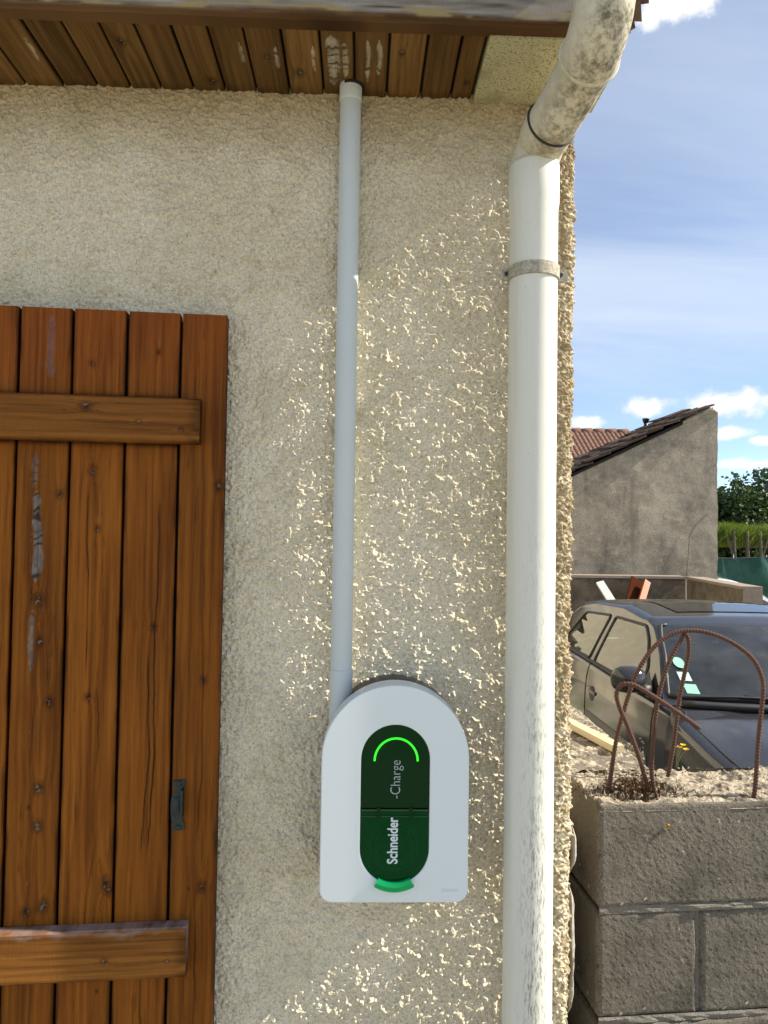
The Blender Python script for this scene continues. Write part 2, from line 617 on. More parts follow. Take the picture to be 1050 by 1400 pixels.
def render_height(s, z):
    """relief of the thrown render in metres; s along the wall, z up"""
    wob = .004 * (fbm(s / .02, z / .02, 91, 2) - .5)
    s2 = s + wob; z2 = z + .004 * (fbm(s / .02, z / .02, 92, 2) - .5)
    base = .0038 * (vn(s2 / .0052, z2 / .0046, 9) - .5) + .0020 * (vn(s / .0027, z / .0027, 10) - .5) + .0030 * (fbm(s2 / .022, z2 / .018, 5, 2, .5) - .5)
    m = .50 * vn(s2 / .0062, z2 / .0055, 21) + .34 * vn(s2 / .019, z2 / .015, 22) + .16 * vn(s2 / .0036, z2 / .0036, 23)
    c = np.clip((m - .56) / .32, 0, 1)
    clump = .0054 * c * (.5 + vn(s / .0036, z / .0036, 31))
    pit = -.0022 * np.clip((vn(s2 / .007, z2 / .006, 41) - .80) / .2, 0, 1)
    wave = .0030 * (fbm(s / .26, z / .20, 55, 3) - .5)
    return base + clump + pit + wave


def render_colour(s, z):
    c = mixc((.84, .765, .60), (.775, .70, .53), sst(.35, .65, fbm(s / .09, z / .13, 71, 4)))
    # grime under the eaves; corner tan, darkened in colour to hold down its sunlight
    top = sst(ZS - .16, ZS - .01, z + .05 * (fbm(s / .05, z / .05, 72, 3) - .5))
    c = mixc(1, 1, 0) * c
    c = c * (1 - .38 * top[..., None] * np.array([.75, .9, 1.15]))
    tan = sst(CX - .16, CX - .04, s) * sst(.22, .60, .5 * fbm(s / .03, z / .2, 74, 4) + .5 * vn(s / .004, z / .004, 75))
    c = c * (1 - .64 * tan[..., None] * np.array([.86, .95, 1.08]))
    return c


r_ = .022
x0f, z0f, z1f = -.74, .60, ZS + .012
XM, ZM = -.29, 1.86          # left of and below this the shutter hides the wall


def wall_strip(sx, sy, nx, ny, sarc, zz):
    S, Zg = np.meshgrid(sarc, zz, indexing='ij')
    H = render_height(S, Zg)
    edge = sst(CX - .075, CX - .02, S)
    H = H + edge * (.0026 * (vn(S / .0050, Zg / .0046, 61) - .5) + .0034 * np.clip(vn(S / .0034, Zg / .0034, 64) - .4, 0, 1) + .0085 * (fbm(S / .030, Zg / .045, 62, 3) - .5))
    H = H + sst(ZS - .10, ZS, Zg) * .0035 * (fbm(S / .03, Zg / .012, 63, 3) - .5)
    V = np.stack([sx[:, None] + nx[:, None] * H, sy[:, None] + ny[:, None] * H, Zg], -1)
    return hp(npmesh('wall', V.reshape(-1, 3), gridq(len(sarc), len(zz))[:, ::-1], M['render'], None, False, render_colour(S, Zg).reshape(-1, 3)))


ds = .00145
s_front = np.arange(XM, CX - r_, ds)
arc = np.linspace(0, math.pi / 2, 28)
ys = np.arange(YW + r_, YW + .20, ds * 2.5)
sx = np.concatenate([s_front, CX - r_ + r_ * np.sin(arc), np.full(len(ys) - 1, CX)])
sy = np.concatenate([np.full(len(s_front), YW), YW + r_ - r_ * np.cos(arc), ys[1:]])
nx = np.concatenate([np.zeros(len(s_front)), np.sin(arc), np.ones(len(ys) - 1)])
ny = np.concatenate([-np.ones(len(s_front)), -np.cos(arc), np.zeros(len(ys) - 1)])
sarc = np.concatenate([[0], np.cumsum(np.hypot(np.diff(sx), np.diff(sy)))]) + XM
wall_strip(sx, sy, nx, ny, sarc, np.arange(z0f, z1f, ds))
for zz, st in ((np.arange(ZM, z1f, .0017), .0017), (np.append(np.arange(z0f, ZM, .006), ZM), .006)):
    xx = np.append(np.arange(x0f, XM, st), XM)
    wall_strip(xx, np.full(len(xx), YW), np.zeros(len(xx)), -np.ones(len(xx)), xx, zz)


def coarse(name, P0, du, dv, nu, nv, ndir, u_is=None):
    """a further stretch of the same render, coarser"""
    u = np.linspace(0, 1, nu); v = np.linspace(0, 1, nv)
    U, W = np.meshgrid(u, v, indexing='ij')
    P = np.asarray(P0)[None, None] + U[..., None] * np.asarray(du) + W[..., None] * np.asarray(dv)
    s = U * np.linalg.norm(du); z = P[..., 2]
    h = render_height(s + 7.3, z)
    P = P + h[..., None] * np.asarray(ndir)
    return hp(npmesh(name, P.reshape(-1, 3), gridq(nu, nv), M['render'], None, False, render_colour(s * 0 - 3 - s, z).reshape(-1, 3)))


coarse('wall', (CX, YW + .196, -.5), (0, 9.8, 0), (0, 0, ZS + .52), 700, 150, (1, 0, 0))
coarse('wall', (-4.2, YW + .001, -.3), (4.2 + x0f, 0, 0), (0, 0, ZS + .31), 420, 320, (0, -1, 0))
coarse('wall', (x0f, YW + .001, -.3), (CX - x0f - .02, 0, 0), (0, 0, z0f + .3), 300, 240, (0, -1, 0))
coarse('wall', (CX, YW + .0, -.3), (0, .2, 0), (0, 0, z0f + .3), 60, 240, (1, 0, 0))
# gable triangle and masonry core (keeps light out of the house)
bm = bmesh.new()
pts = [(YW + .02, ZS + .0), (YW + 9.9, ZS + .0), (YW + 5, ZS + 1.55)]
a = [bm.verts.new((CX - .004, y, z)) for y, z in pts]; b = [bm.verts.new((CX - .3, y, z)) for y, z in pts]
bm.faces.new(a); bm.faces.new(b[::-1])
for i in range(3):
    bm.faces.new((a[i], b[i], b[(i + 1) % 3], a[(i + 1) % 3]))
gb = hp(bmo('gable', bm, M['render']))
ca = gb.data.attributes.new('Col', 'FLOAT_COLOR', 'POINT')
for q in ca.data:
    q.color = (.79, .70, .52, 1)
hp(box('masonry', -4.2, CX - .03, YW + .03, YW + 9.96, -.45, ZS + .05, M['mortar']))


# ---- wood painting, all numeric
def wood(u, v, seed, lo, hi, knots=(), cracks=(), greys=(), gcol=(.22, .19, .165)):
    """colour of a board; u across (m), v along the grain (m)"""
    uu = u.copy()
    for ku, kv, kr in knots:
        du = u - ku; dv = v - kv
        uu = uu + np.sign(du) * kr * .9 * np.exp(-(dv / (kr * 4.5)) ** 2) * np.exp(-(np.abs(du) / (kr * 3.2)))
    uu = uu + .004 * (fbm(u / .05, v / .5, seed + 1, 3) - .5)
    ring = np.sin((uu * 430 + 5 * fbm(uu / .03, v / .9, seed + 2, 2)) * (1 + .25 * math.sin(seed)))
    g1 = vn(uu / .0016, v / .06, seed + 3); g2 = vn(uu / .0045, v / .22, seed + 4); g3 = fbm(uu / .03, v / .30, seed + 5, 3)
    tt = np.clip(.5 + .14 * ring + .60 * (g1 - .5) + .5 * (g2 - .5) + 1.1 * (g3 - .5), 0, 1)
    c = mixc(lo, hi, tt)
    c = c * (1 - .40 * (sst(.76, .95, vn(uu / .0013, v / .045, seed + 6)) * sst(.45, .7, fbm(u / .02, v / .2, seed + 7, 2))))[..., None]
    for ku, kv, kr in knots:
        an = fbm(u / (kr * .7), v / (kr * .7), seed + 9, 2) - .5
        d = np.hypot((u - ku) / kr, (v - kv) / (kr * 1.35)) + .7 * an
        c = mixc(1, 1, 0) * c
        halo = np.exp(-(np.maximum(d - .8, 0) / .75) ** 2)
        c = c * (1 - .42 * halo[..., None])
        core = sst(.85, .35, d)
        c = c * (1 - .62 * core[..., None])
        chip = core * sst(.55, .75, vn(u / .0026, v / .0026, seed + 41))
        c = c * (1 - chip[..., None]) + np.array((.20, .18, .15)) * chip[..., None]
    for cu, v0, v1, w, amp in cracks:
        path = cu + amp * (fbm(v / .15, v * 0 + seed, seed + 11, 3) - .5) + .0012 * (vn(v / .012, v * 0, seed + 12) - .5)
        ww = w * (.5 + .8 * vn(v / .05, v * 0 + 3, seed + 13))
        k = np.clip(1.25 - np.abs(u - path) / np.maximum(ww, .0015), 0, 1) * np.clip(ww / .0011, .25, 1) * sst(v0, v0 + .03, v) * sst(v1, v1 - .03, v)
        k = k * sst(.15, .45, vn(v / .11, v * 0 + 9, seed + 19))
        c = c * (1 - .93 * k[..., None])
    for cu, v0, v1, w, st in greys:
        path = cu + .010 * (fbm(v / .07, v * 0, seed + 14, 3) - .5)
        wid = w * (.45 + .45 * vn(v / .02, v * 0 + 5, seed + 15) + .35 * vn(v / .006, u / .006, seed + 25)) * sst(v0, v0 + .02, v) * sst(v1, v1 - .02, v)
        k = sst(1.15, .55, np.abs(u - path) / np.maximum(wid, 1e-5) + .5 * (vn(u / .0022, v / .02, seed + 16) - .5))
        chk = vn(u / .003, v / .006, seed + 17)
        gc = mixc(np.array(gcol) * .35, np.array(gcol) * 1.25, np.clip(.15 + 1.1 * chk * g1 + .5 * (g2 - .3), 0, 1))
        # shrinkage checks across
        chkx = sst(.70, .85, vn(v / .0055 + 2 * vn(u / .006, v / .02, seed), v * 0, seed + 18))
        gc = gc * (1 - .8 * chkx[..., None])
        c = c * (1 - (k * st)[..., None]) + gc * (k * st)[..., None]
    return np.clip(c, .003, .9)


def plank(name, w, L, T, mat, parent, colfn, res=.002, bev=.002, axis='z', rough=0.0, seed=0):
    """a board: profile in (across, depth) swept along its length; front faces -y (local). across=x,len=z or across=z,len=x"""
    nu = max(4, int(w / res)); nl = max(4, int(L / res))
    uf = np.linspace(bev, w - bev, nu)
    pu = np.concatenate([[0, 0, 0], uf, [w, w, w]])
    pd = np.concatenate([[T, T * .5, bev], np.zeros(nu), [bev, T * .5, T]])
    l = np.linspace(0, L, nl)
    Pu, Ll = np.meshgrid(pu, l, indexing='ij'); Pd = np.repeat(pd[:, None], nl, 1)
    if rough:
        ed = 1 - sst(0, .006, np.minimum(Pu, w - Pu))
        Pd = Pd + (ed * rough * (vn(Ll / .03, Pu * 60, seed) - .3)) * (Pd < T * .4)
    nP = len(pu)
    if axis == 'z':
        V = np.stack([Pu, Pd, Ll], -1)
    else:
        V = np.stack([Ll, Pd, Pu], -1)
    Q = gridq(nP, nl, wrap=False)
    back = np.array([[0, nl - 1, (nP - 1) * nl + nl - 1, (nP - 1) * nl]])
    # end caps as strips joined pairwise across the profile
    caps = []
    for e in (0, nl - 1):
        for k in range(nP // 2):
            k2 = nP - 1 - k
            if k + 1 <= k2 - 1:
                caps.append([k * nl + e, (k + 1) * nl + e, (k2 - 1) * nl + e, k2 * nl + e])
    Q = np.concatenate([Q, back, np.array(caps)])
    c = colfn(Pu, Ll, Pd)
    ob = npmesh(name, V.reshape(-1, 3), Q, mat, parent, False, c.reshape(-1, 3))
    return ob


# ---- soffit boards
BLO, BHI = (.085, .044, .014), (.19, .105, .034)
xs_edge = at(645, 142, YW).x     # right end of the boarding
gaps_px = [-65, -15, 38, 89, 136, 181, 223, 267, 310, 353, 398, 444, 486, 529, 575, 616, 645]
gx_ = [at(p, 112 + p * .045, YW).x for p in gaps_px]
gx_[-1] = xs_edge
gx_ = [gx_[0] - .058 * k for k in range(40, 0, -1)] + gx_
Ls = YW - YF + .02
for i in range(len(gx_) - 1):
    w = gx_[i + 1] - gx_[i] - .0026
    vis = gx_[i] > -.95
    peel = []
    px_c = gaps_px[i - 40] if i >= 40 else -999
    gcol = (.50, .44, .33)
    if px_c == 444:
        peel = [(w * .35, .015, .15, .012, .9), (w * .72, .03, .13, .006, .8)]
    elif px_c == 486:
        peel = [(w * .4, .02, .13, .004, .7), (w * .75, .02, .12, .004, .7)]
    elif px_c in (398, 353, 310, 38):
        peel = [(w * .8, .04, .11, .004, .6)]
    sd = 300 + i * 13
    kn = [(w * random.uniform(.2, .8), random.uniform(.03, .15), random.uniform(.004, .007))] if random.random() < .5 else []

    def cf(u, v, d, sd=sd, kn=kn, peel=peel, gcol=gcol):
        v = Ls - v
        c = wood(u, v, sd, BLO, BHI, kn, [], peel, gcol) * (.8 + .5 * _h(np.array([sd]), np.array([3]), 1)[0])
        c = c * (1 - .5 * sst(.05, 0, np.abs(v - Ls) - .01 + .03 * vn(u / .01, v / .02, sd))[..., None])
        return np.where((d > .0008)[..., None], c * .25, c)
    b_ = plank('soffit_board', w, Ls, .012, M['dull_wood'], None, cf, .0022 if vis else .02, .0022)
    # local: x across, -y front, z length  ->  world: front faces down, length runs towards the wall
    b_.rotation_euler = (R(90), 0, 0)
    b_.location = (gx_[i], YF - .002 + Ls, ZS + random.uniform(-.0012, .0012))
    b_.parent = house
    b_.matrix_parent_inverse = Matrix.Translation((2.0, -YW, 0))
hp(box('soffit_backing', -4.2, xs_edge, YF, YW + .02, ZS + .014, ZS + .03, M['dark_gap']))
# plastered corner block closing the end of the eaves
bm = bmesh.new()
nxg, nyg = 90, 90
Tg, Yg = np.meshgrid(np.linspace(0, 1, nxg), np.linspace(YF - .004, YW + .02, nyg), indexing='ij')
Xend = CX + .008 + .026 * sst(YF + .03, YF + .11, Yg)  # end flared out behind the elbow to keep sun off the conduit
Xg = xs_edge + .002 + (Xend - xs_edge - .002) * Tg
Zc = ZS - .006 + .0022 * (fbm(Xg / .012, Yg / .012, 81, 3) - .5) + .004 * (fbm(Xg / .06, Yg / .06, 83, 2) - .5)
bm.free()
base_ = np.stack([Xg, Yg, Zc], -1)
topv = np.array([[xs_edge + .002, YF - .004, ZS + .2], [xs_edge + .002, YW + .02, ZS + .2], [CX + .008, YF - .004, ZS + .2], [CX + .034, YW + .02, ZS + .2]])
Vc = np.concatenate([base_.reshape(-1, 3), topv]); n0 = nxg * nyg
cq = gridq(nxg, nyg)
c00, c01, c10, c11 = 0, nyg - 1, (nxg - 1) * nyg, nxg * nyg - 1
cq = np.concatenate([cq, np.array([[c00, c01, n0 + 1, n0], [c10, n0 + 2, n0 + 3, c11], [c00, n0, n0 + 2, c10], [c01, c11, n0 + 3, n0 + 1]])])
hp(npmesh('eaves_corner', Vc, cq, M['corbel'], None, False))


# ---- fascia board, weathered paint
def cf(u, v, d):
    c = wood(u, v, 901, (.07, .036, .014), (.15, .08, .034), [], [(.05, .5, 3.6, .0012, .01)])
    face = (d < .001)
    grey = sst(.008, .020, u + .010 * (fbm(v / .06, u / .01, 905, 3) - .5)) * sst(.15, .42, fbm(v / .12, u / .006, 906, 4))
    gc = mixc((.17, .15, .13), (.46, .44, .41), fbm(v / .05, u / .003, 907, 3))
    c = c * (1 - .95 * (grey * face)[..., None]) + gc * (.95 * grey * face)[..., None]
    och = sst(.006, .012, u) * sst(.028, .020, u) * sst(.48, .62, fbm(v / .05, u / .004, 908, 3)) * face
    c = c * (1 - och[..., None]) + np.array((.36, .28, .15)) * och[..., None]
    return c


fas = plank('fascia_board', .16, CX + .014 + 4.2, .028, M['dull_wood'], None, cf, .0035, .004, 'x', .0025, 33)
fas.location = (-4.2, YF - .028, ZS - .003)
hp(fas)

# ---- roof with verge tiles
t = NT('old_clay_tile')
oi = t.node('ShaderNodeObjectInfo')
v_ = t.noise(40, 5, .7)
cc = t.mix(v_, (.09, .058, .042), (.20, .13, .095))
cc = t.mix(t.rng(t.noise(90, 4, .7), .5, .66, 0, .7), cc, (.14, .125, .09))
cc = t.mix(1.0, cc, t.mix(t.rng(oi.outputs['Random'], 0, 1), (.7, .7, .7), (1.2, 1.15, 1.1)), 'MULTIPLY')
t.base(cc, .95, spec=.1); t.bump(v_, .004)
M['tile'] = t.m
slope = math.atan2(1.55, 5.0)
roof = hp(empty('roof', (0, 0, 0)))
for sgn in (0, 1):
    bm = bmesh.new()
    y0, y1 = (YF - .075, YW + 5.0) if sgn == 0 else (YW + 5.0, YW + 10.2)
    zt = lambda y: ZS + .165 + (YW + 5.0 - (YF - .06) - abs(y - YW - 5.0)) * math.tan(slope)
    vs = []
    for x in (-4.3, CX + .05):
        for y in (y0, y1):
            for dz in (0, .03):
                vs.append(bm.verts.new((x, y, zt(y) + dz)))
    for f in ((0, 1, 3, 2), (4, 6, 7, 5), (0, 4, 5, 1), (2, 3, 7, 6), (0, 2, 6, 4), (1, 5, 7, 3)):
        bm.faces.new([vs[i] for i in f])
    bmo('roof_deck', bm, M['dark_gap'], roof)
vm = None
for k in range(26):
    for j in range(2):
        if vm is None:
            bm = bmesh.new(); add_box(bm, -.05, 0, 0, .034, 0, .022)
            for v in bm.verts:
                v.co += Vector((random.uniform(-.006, .006), random.uniform(-.003, .003), random.uniform(-.004, .004)))
            ob = bmo('verge_tile', bm, M['tile'], roof, False, .002, 1); vm = ob.data
        else:
            ob = link('verge_tile', vm, None, roof, None)
        ob.location = (CX + .046 + random.uniform(-.008, .006), YF - .03 + k * .032, ZS + .016 + j * .026 + k * .0096 + random.uniform(-.004, .004))
        ob.rotation_euler = (slope + random.uniform(-.15, .15), random.uniform(-.25, .25), random.uniform(-.2, .2))
tm = None
for k in range(22):
    y = YF - .10 + k * .22
    for j in range(3 if k < 6 else 1):
        if tm is None:
            bm = bmesh.new()
            nn = 7
            rows = []
            for iy in range(2):
                lo = []; hi = []
                for ix in range(nn):
                    xx = -.205 * ix / (nn - 1)
                    zz_ = .028 * math.sin(math.pi * ix / (nn - 1)) ** .8
                    lo.append(bm.verts.new((xx, iy * .27, zz_))); hi.append(bm.verts.new((xx, iy * .27, zz_ + .014)))
                rows.append((lo, hi))
            (l0, h0), (l1, h1) = rows
            for ix in range(nn - 1):
                bm.faces.new((h0[ix], h0[ix + 1], h1[ix + 1], h1[ix])); bm.faces.new((l0[ix], l1[ix], l1[ix + 1], l0[ix + 1]))
                bm.faces.new((l0[ix], l0[ix + 1], h0[ix + 1], h0[ix])); bm.faces.new((l1[ix], h1[ix], h1[ix + 1], l1[ix + 1]))
            bm.faces.new((l0[0], h0[0], h1[0], l1[0])); bm.faces.new((l0[-1], l1[-1], h1[-1], h0[-1]))
            ob = bmo('roof_tile', bm, M['tile'], roof); tm = ob.data
        else:
            ob = link('roof_tile', tm, None, roof, None)
        ob.location = (CX + .052 + random.uniform(-.014, .008) - j * .19, y, zt(y) + .036 + random.uniform(0, .006))
        ob.rotation_euler = (slope - .05, random.uniform(-.03, .03), random.uniform(-.03, .03))

# ------------------------------------------------------------------ gutter and downpipe
XP = at(724, 800, 1.226).x
YP = 1.219
dp = empty('downpipe', (XP, YP, 0))
tag(dp, 'white plastic downpipe with swan-neck bend running down the house corner', 'downpipe')


def part_at(ob, root):
    ob.parent = root
    ob.matrix_parent_inverse = Matrix.Translation(-root.location)
    return ob


zc = CAM.z
RP = .0405
z_top = at(733, 228, YP).z
z_sock = at(733, 290, YP).z
z_cl = at(728, 376, YP).z
p_ = tube('pipe', [(0, 0, -.02), (0, 0, .5), (0, 0, 1.0), (0, 0, z_sock + .0), (0, 0, z_sock + .012), (0, 0, z_top - .004), (0, 0, z_top)],
          [RP, RP, RP, RP, RP * 1.045, RP * 1.045, RP * 1.02], M['pvc'], dp, 64, True)
# swan neck
mid1 = at(768, 148, 1.125); mid2 = at(797, 96, 1.065)
path = [Vector((XP, YP, z_top - .03)), Vector((XP, YP, z_top + .004)), at(739, 200, 1.207), at(750, 176, 1.168), mid1, mid2, at(812, 63, 1.022), at(823, 22, .998), at(828, -22, .992), at(829, -80, .99), at(829, -150, .99)]
sp = spline(path, 10)
i1 = 33; i2 = 57     # joints along the spline


def algae(V, lo, hi):
    V = np.asarray(V)
    side = sst(-.2, .75, (V[:, 0] - lo) / hi)
    return side


def neck(name, pts, rad):
    V, F = tube_arrays(pts, rad, 40, True)
    me = bpy.data.meshes.new(name); me.from_pydata(V, [], F); me.update()
    Va = np.asarray(V)
    n = 40
    cen = Va.reshape(-1, n, 3).mean(1)
    off = Va.reshape(-1, n, 3) - cen[:, None]
    # dirt collects on the underside to the right, where rain runs off
    k = off @ np.array((.45, -.35, -.82)) / RP
    k = .80 * sst(-.05, .75, k) * sst(z_top + .0, z_top + .06, cen[:, 2])[:, None]
    c4 = np.repeat(k.reshape(-1)[:, None], 4, 1).astype(np.float32)
    a = me.attributes.new('Col', 'FLOAT_COLOR', 'POINT'); a.data.foreach_set('color', c4.ravel())
    ob = link(name, me, M['cream_pvc'], None, True)
    for p in me.polygons:
        if len(p.vertices) > 4:
            p.use_smooth = False
    return part_at(ob, dp)


neck('lower_elbow', sp[:i1 + 1], [RP * .985] * (i1 - 8) + [RP * 1.03] * 9)
neck('offset_pipe', sp[i1 - 2:i2 + 1], RP * .99)
ne = len(sp) - i2 + 3
neck('upper_elbow', sp[i2 - 3:], [RP * 1.06] * 2 + [RP * 1.09] * 2 + [RP * 1.05] * (ne - 4))


def ring(i, r, tr, mat, name):
    c = sp[i]; tg = (sp[i + 1] - sp[i - 1]).normalized()
    a = tg.cross(Vector((0, 0, 1))).normalized(); b = tg.cross(a)
    return part_at(tube(name, [c + (a * math.cos(q) + b * math.sin(q)) * r for q in np.linspace(0, 2 * math.pi, 40, endpoint=False)], tr, mat, None, 8, False, True), dp)


ring(i1, RP * 1.02, .0020, M['rust_bolt'], 'joint_seal')
ring(i2 - 2, RP * 1.06, .0034, M['cream_pvc'], 'joint_bead')
# clamp with a lug on each side, bolt in the left one
cl = tube('clamp', [(0, 0, z_cl - .011), (0, 0, z_cl - .0105), (0, 0, z_cl + .0105), (0, 0, z_cl + .011)], [RP + .0005, RP + .0032, RP + .0032, RP + .0005], M['clamp'], dp, 56, False, smooth=False)
for s in (-1, 1):
    lg = box('lug', RP * s if s > 0 else -RP - .011, RP + .018 if s > 0 else -RP, -.002, .008, z_cl - .010, z_cl + .010, M['clamp'], cl, .002)
    bz = tube('bolt', [(s * (RP + .0055), -.0045, z_cl), (s * (RP + .0055), .010, z_cl)], .0036, M['rust_bolt'], cl, 12)
box('wall_bracket', -.006, .006, RP, YW - YP + .02, z_cl - .006, z_cl + .006, M['rust_bolt'], cl)
# half round gutter above (the swan neck hangs from it)
gut = empty('gutter', (-2, .99, ZS + .17))
tag(gut, 'cream half-round gutter along the eaves above the downpipe', 'gutter')
an = np.linspace(math.pi, 2 * math.pi, 17)
prof = [(.062 * math.cos(q), .062 * math.sin(q)) for q in an] + [(.059 * math.cos(q), .059 * math.sin(q)) for q in an[::-1]]
bm = bmesh.new()
ra = [bm.verts.new((-2.2, y, z)) for y, z in prof]; rb = [bm.verts.new((CX + 2.02, y, z)) for y, z in prof]
for i in range(len(prof)):
    j = (i + 1) % len(prof)
    bm.faces.new((ra[i], rb[i], rb[j], ra[j]))
bm.faces.new(rb); bm.faces.new(ra[::-1])
bmo('trough', bm, M['clamp'], gut, False)

# ------------------------------------------------------------------ conduit
XC = at(470, 700, 1.27).x
YC = YW - .008 - .0185
RC = .0185
cu = empty('conduit', (XC, YC, 0))
tag(cu, 'straight grey plastic conduit from the soffit down to the charger', 'conduit')
zt1 = at(479, 136, YC).z; zb1 = at(469, 914, YC).z; zb2 = at(466, 985, YC).z
tube('tube', [(0, 0, zb1 - .004), (0, 0, zb1 - .003)] + [(0, 0, z) for z in np.linspace(zb1 + .01, zt1 - .01, 12)] + [(0, 0, zt1 - .001), (0, 0, zt1)], RC, M['grey_pvc'], cu, 48)
tube('coupling', [(0, 0, zt1 - .006), (0, 0, zt1 - .003), (0, 0, ZS - .001), (0, 0, ZS + .004)], [RC * 1.005, RC * 1.07, RC * 1.07, RC * 1.07], M['grey_pvc'], cu, 48)
tube('coupling', [(0, 0, zb2 - .03), (0, 0, zb2 - .028), (0, 0, zb1 - .004), (0, 0, zb1 - .002), (0, 0, zb1)], [RC * 1.07, RC * 1.07, RC * 1.07, RC * 1.07, RC * 1.01], M['grey_pvc'], cu, 48)
tube('grommet', [(.003, 0, ZS - .004), (.003, 0, ZS + .004)], RC * 1.17, M['dark_gap'], cu, 32)

# ------------------------------------------------------------------ charger
YQ = 1.195
cxp = at(540, 1100, YQ)
ctop = at(540, 937, YQ).z; cbot = at(540, 1234.5, YQ).z
CW = (at(641, 1150, YQ).x - at(438, 1150, YQ).x) / 2
ch = empty('charger', (cxp.x, YW, cbot), R(-.0))
tag(ch, 'white arched electric car charger with dark green front on the wall', 'charger')
HB = ctop - cbot


def arch(w, h, rb, z0=0., n=40):
    o = []
    for q in np.linspace(0, math.pi, n):
        o.append((w * math.cos(q), z0 + h - w + w * math.sin(q)))
    for q in np.linspace(math.pi, 1.5 * math.pi, 8):
        o.append((-w + rb + rb * math.cos(q), z0 + rb + rb * math.sin(q)))
    for q in np.linspace(1.5 * math.pi, 2 * math.pi, 8):
        o.append((w - rb + rb * math.cos(q), z0 + rb + rb * math.sin(q)))
    return o


yl = lambda Y: Y - YW
PW = (at(587, 1100, YQ).x - at(493.5, 1100, YQ).x) / 2
pz1 = at(540, 991, YQ).z - cbot; pz0 = at(540, 1209, YQ).z - cbot
zh = at(540, 1106, YQ).z - cbot


def stadium(w, z0, z1, top=True, bot=True, n=28):
    o = []
    if top:
        o += [(w * math.cos(q), z1 - w + w * math.sin(q)) for q in np.linspace(0, math.pi, n)]
    else:
        o += [(w, z1), (-w, z1)]
    if bot:
        o += [(w * math.cos(q), z0 + w + w * math.sin(q)) for q in np.linspace(math.pi, 2 * math.pi, n)]
    else:
        o += [(-w, z0), (w, z0)]
    return o


# shell: front plate with a stadium opening, rounded rim, side wall
def shell(name):
    bm = bmesh.new()
    out = arch(CW, HB, .020)
    inn = stadium(PW + .0006, pz0, pz1, n=40)
    # resample both loops by angle round the middle of the opening
    mc = (0, (pz0 + pz1) / 2)

    def resample(o, n):
        o = np.array(o + [o[0]]); d = np.r_[0, np.cumsum(np.hypot(*np.diff(o, axis=0).T))]
        # start at the point on the right at mid height
        tt = np.linspace(0, d[-1], n * 6, endpoint=False)
        P = np.stack([np.interp(tt, d, o[:, 0]), np.interp(tt, d, o[:, 1])], 1)
        ang = np.unwrap(np.arctan2(P[:, 1] - mc[1], P[:, 0] - mc[0]))
        k = np.argsort(ang % (2 * math.pi)); P = P[k]; ang = ang[k] % (2 * math.pi)
        return P, ang
    Po, ao = resample(out, 400); Pi, ai = resample(inn, 400)
    n = 240
    tgt = np.linspace(0, 2 * math.pi, n, endpoint=False)
    pick = lambda P, a: np.stack([np.interp(tgt, a, P[:, 0], period=2 * math.pi), np.interp(tgt, a, P[:, 1], period=2 * math.pi)], 1)
    O = pick(Po, ao); I = pick(Pi, ai)
    cen = np.array([0, HB * .5])
    # inward normals of the outer loop
    tg = np.roll(O, -1, 0) - np.roll(O, 1, 0); nr = np.stack([-tg[:, 1], tg[:, 0]], 1); nr /= np.linalg.norm(nr, axis=1)[:, None]
    loops = []
    yf = yl(YQ)
    loops.append(np.c_[I[:, 0], np.full(n, yf + .022), I[:, 1]])
    loops.append(np.c_[I[:, 0], np.full(n, yf + .0012), I[:, 1]])
    Ii = I + (I - np.array(mc)) * .012
    loops.append(np.c_[Ii[:, 0], np.full(n, yf), Ii[:, 1]])
    rr = .0022
    for q in np.linspace(0, math.pi / 2, 5):
        off = rr * (1 - math.sin(q)); P = O + nr * off
        loops.append(np.c_[P[:, 0], np.full(n, yf + rr * (1 - math.cos(q))), P[:, 1]])
    loops.append(np.c_[O[:, 0], np.full(n, yf + .046), O[:, 1]])
    P = O + nr * .006
    loops.append(np.c_[P[:, 0], np.full(n, yf + .048), P[:, 1]])
    V = np.stack(loops)
    Q = gridq(len(loops), n, wrap=True)
    ob = npmesh(name, V.reshape(-1, 3), Q, M['shell'], ch, True)
    me = ob.data
    # flat front plate, smooth rim
    fl = np.zeros(len(Q), bool); fl[n * 3:n * 7] = True
    me.polygons.foreach_set('use_smooth', fl)
    return ob


bm.free() if False else None
shell('shell')
prism('back_box', arch(CW - .004, HB - .004, .018, .002), yl(YQ + .0475), -.001, M['black_plastic'], ch, 0)
# upper half: glossy black-green window, lower half: hinged clear green flap over the socket
prism('status_window', stadium(PW, zh, pz1, True, False), yl(YQ + .0022), yl(YQ + .022), M['panel'], ch, .0012, 2)
prism('socket_well', stadium(PW - .0006, pz0 + .0006, zh - .001, False, True), yl(YQ + .0345), yl(YQ + .046), M['panel'], ch)
zsock = at(540, 1160, YQ).z - cbot
M['ring_grey'] = plain('grey_socket_plastic', (.34, .38, .36), .4)
for r1, r2, yy in ((.040, .0372, .0062), (.0315, .0298, .0075)):
    n = 56
    V = []
    for q in np.linspace(0, 2 * math.pi, n, endpoint=False):
        for r, y in ((r1, .034), (r1, yy), (r2, yy - .001), (r2, .034)):
            V.append((r * math.cos(q), yl(YQ + y), zsock + r * math.sin(q)))
    Q = gridq(n, 4, wrap=False).tolist() + [[(n - 1) * 4 + j, j, j + 1, (n - 1) * 4 + j + 1] for j in range(3)]
    npmesh('socket_ring', V, Q, M['ring_grey'], ch, True)
tube('socket_face', [(0, yl(YQ + .028), zsock), (0, yl(YQ + .034), zsock)], .0295, M['black_plastic'], ch, 40, smooth=False)
flap = prism('flap', stadium(PW, pz0, zh - .0012, False, True), yl(YQ + .0016), yl(YQ + .0046), M['green_clear'], ch, .0008, 2)
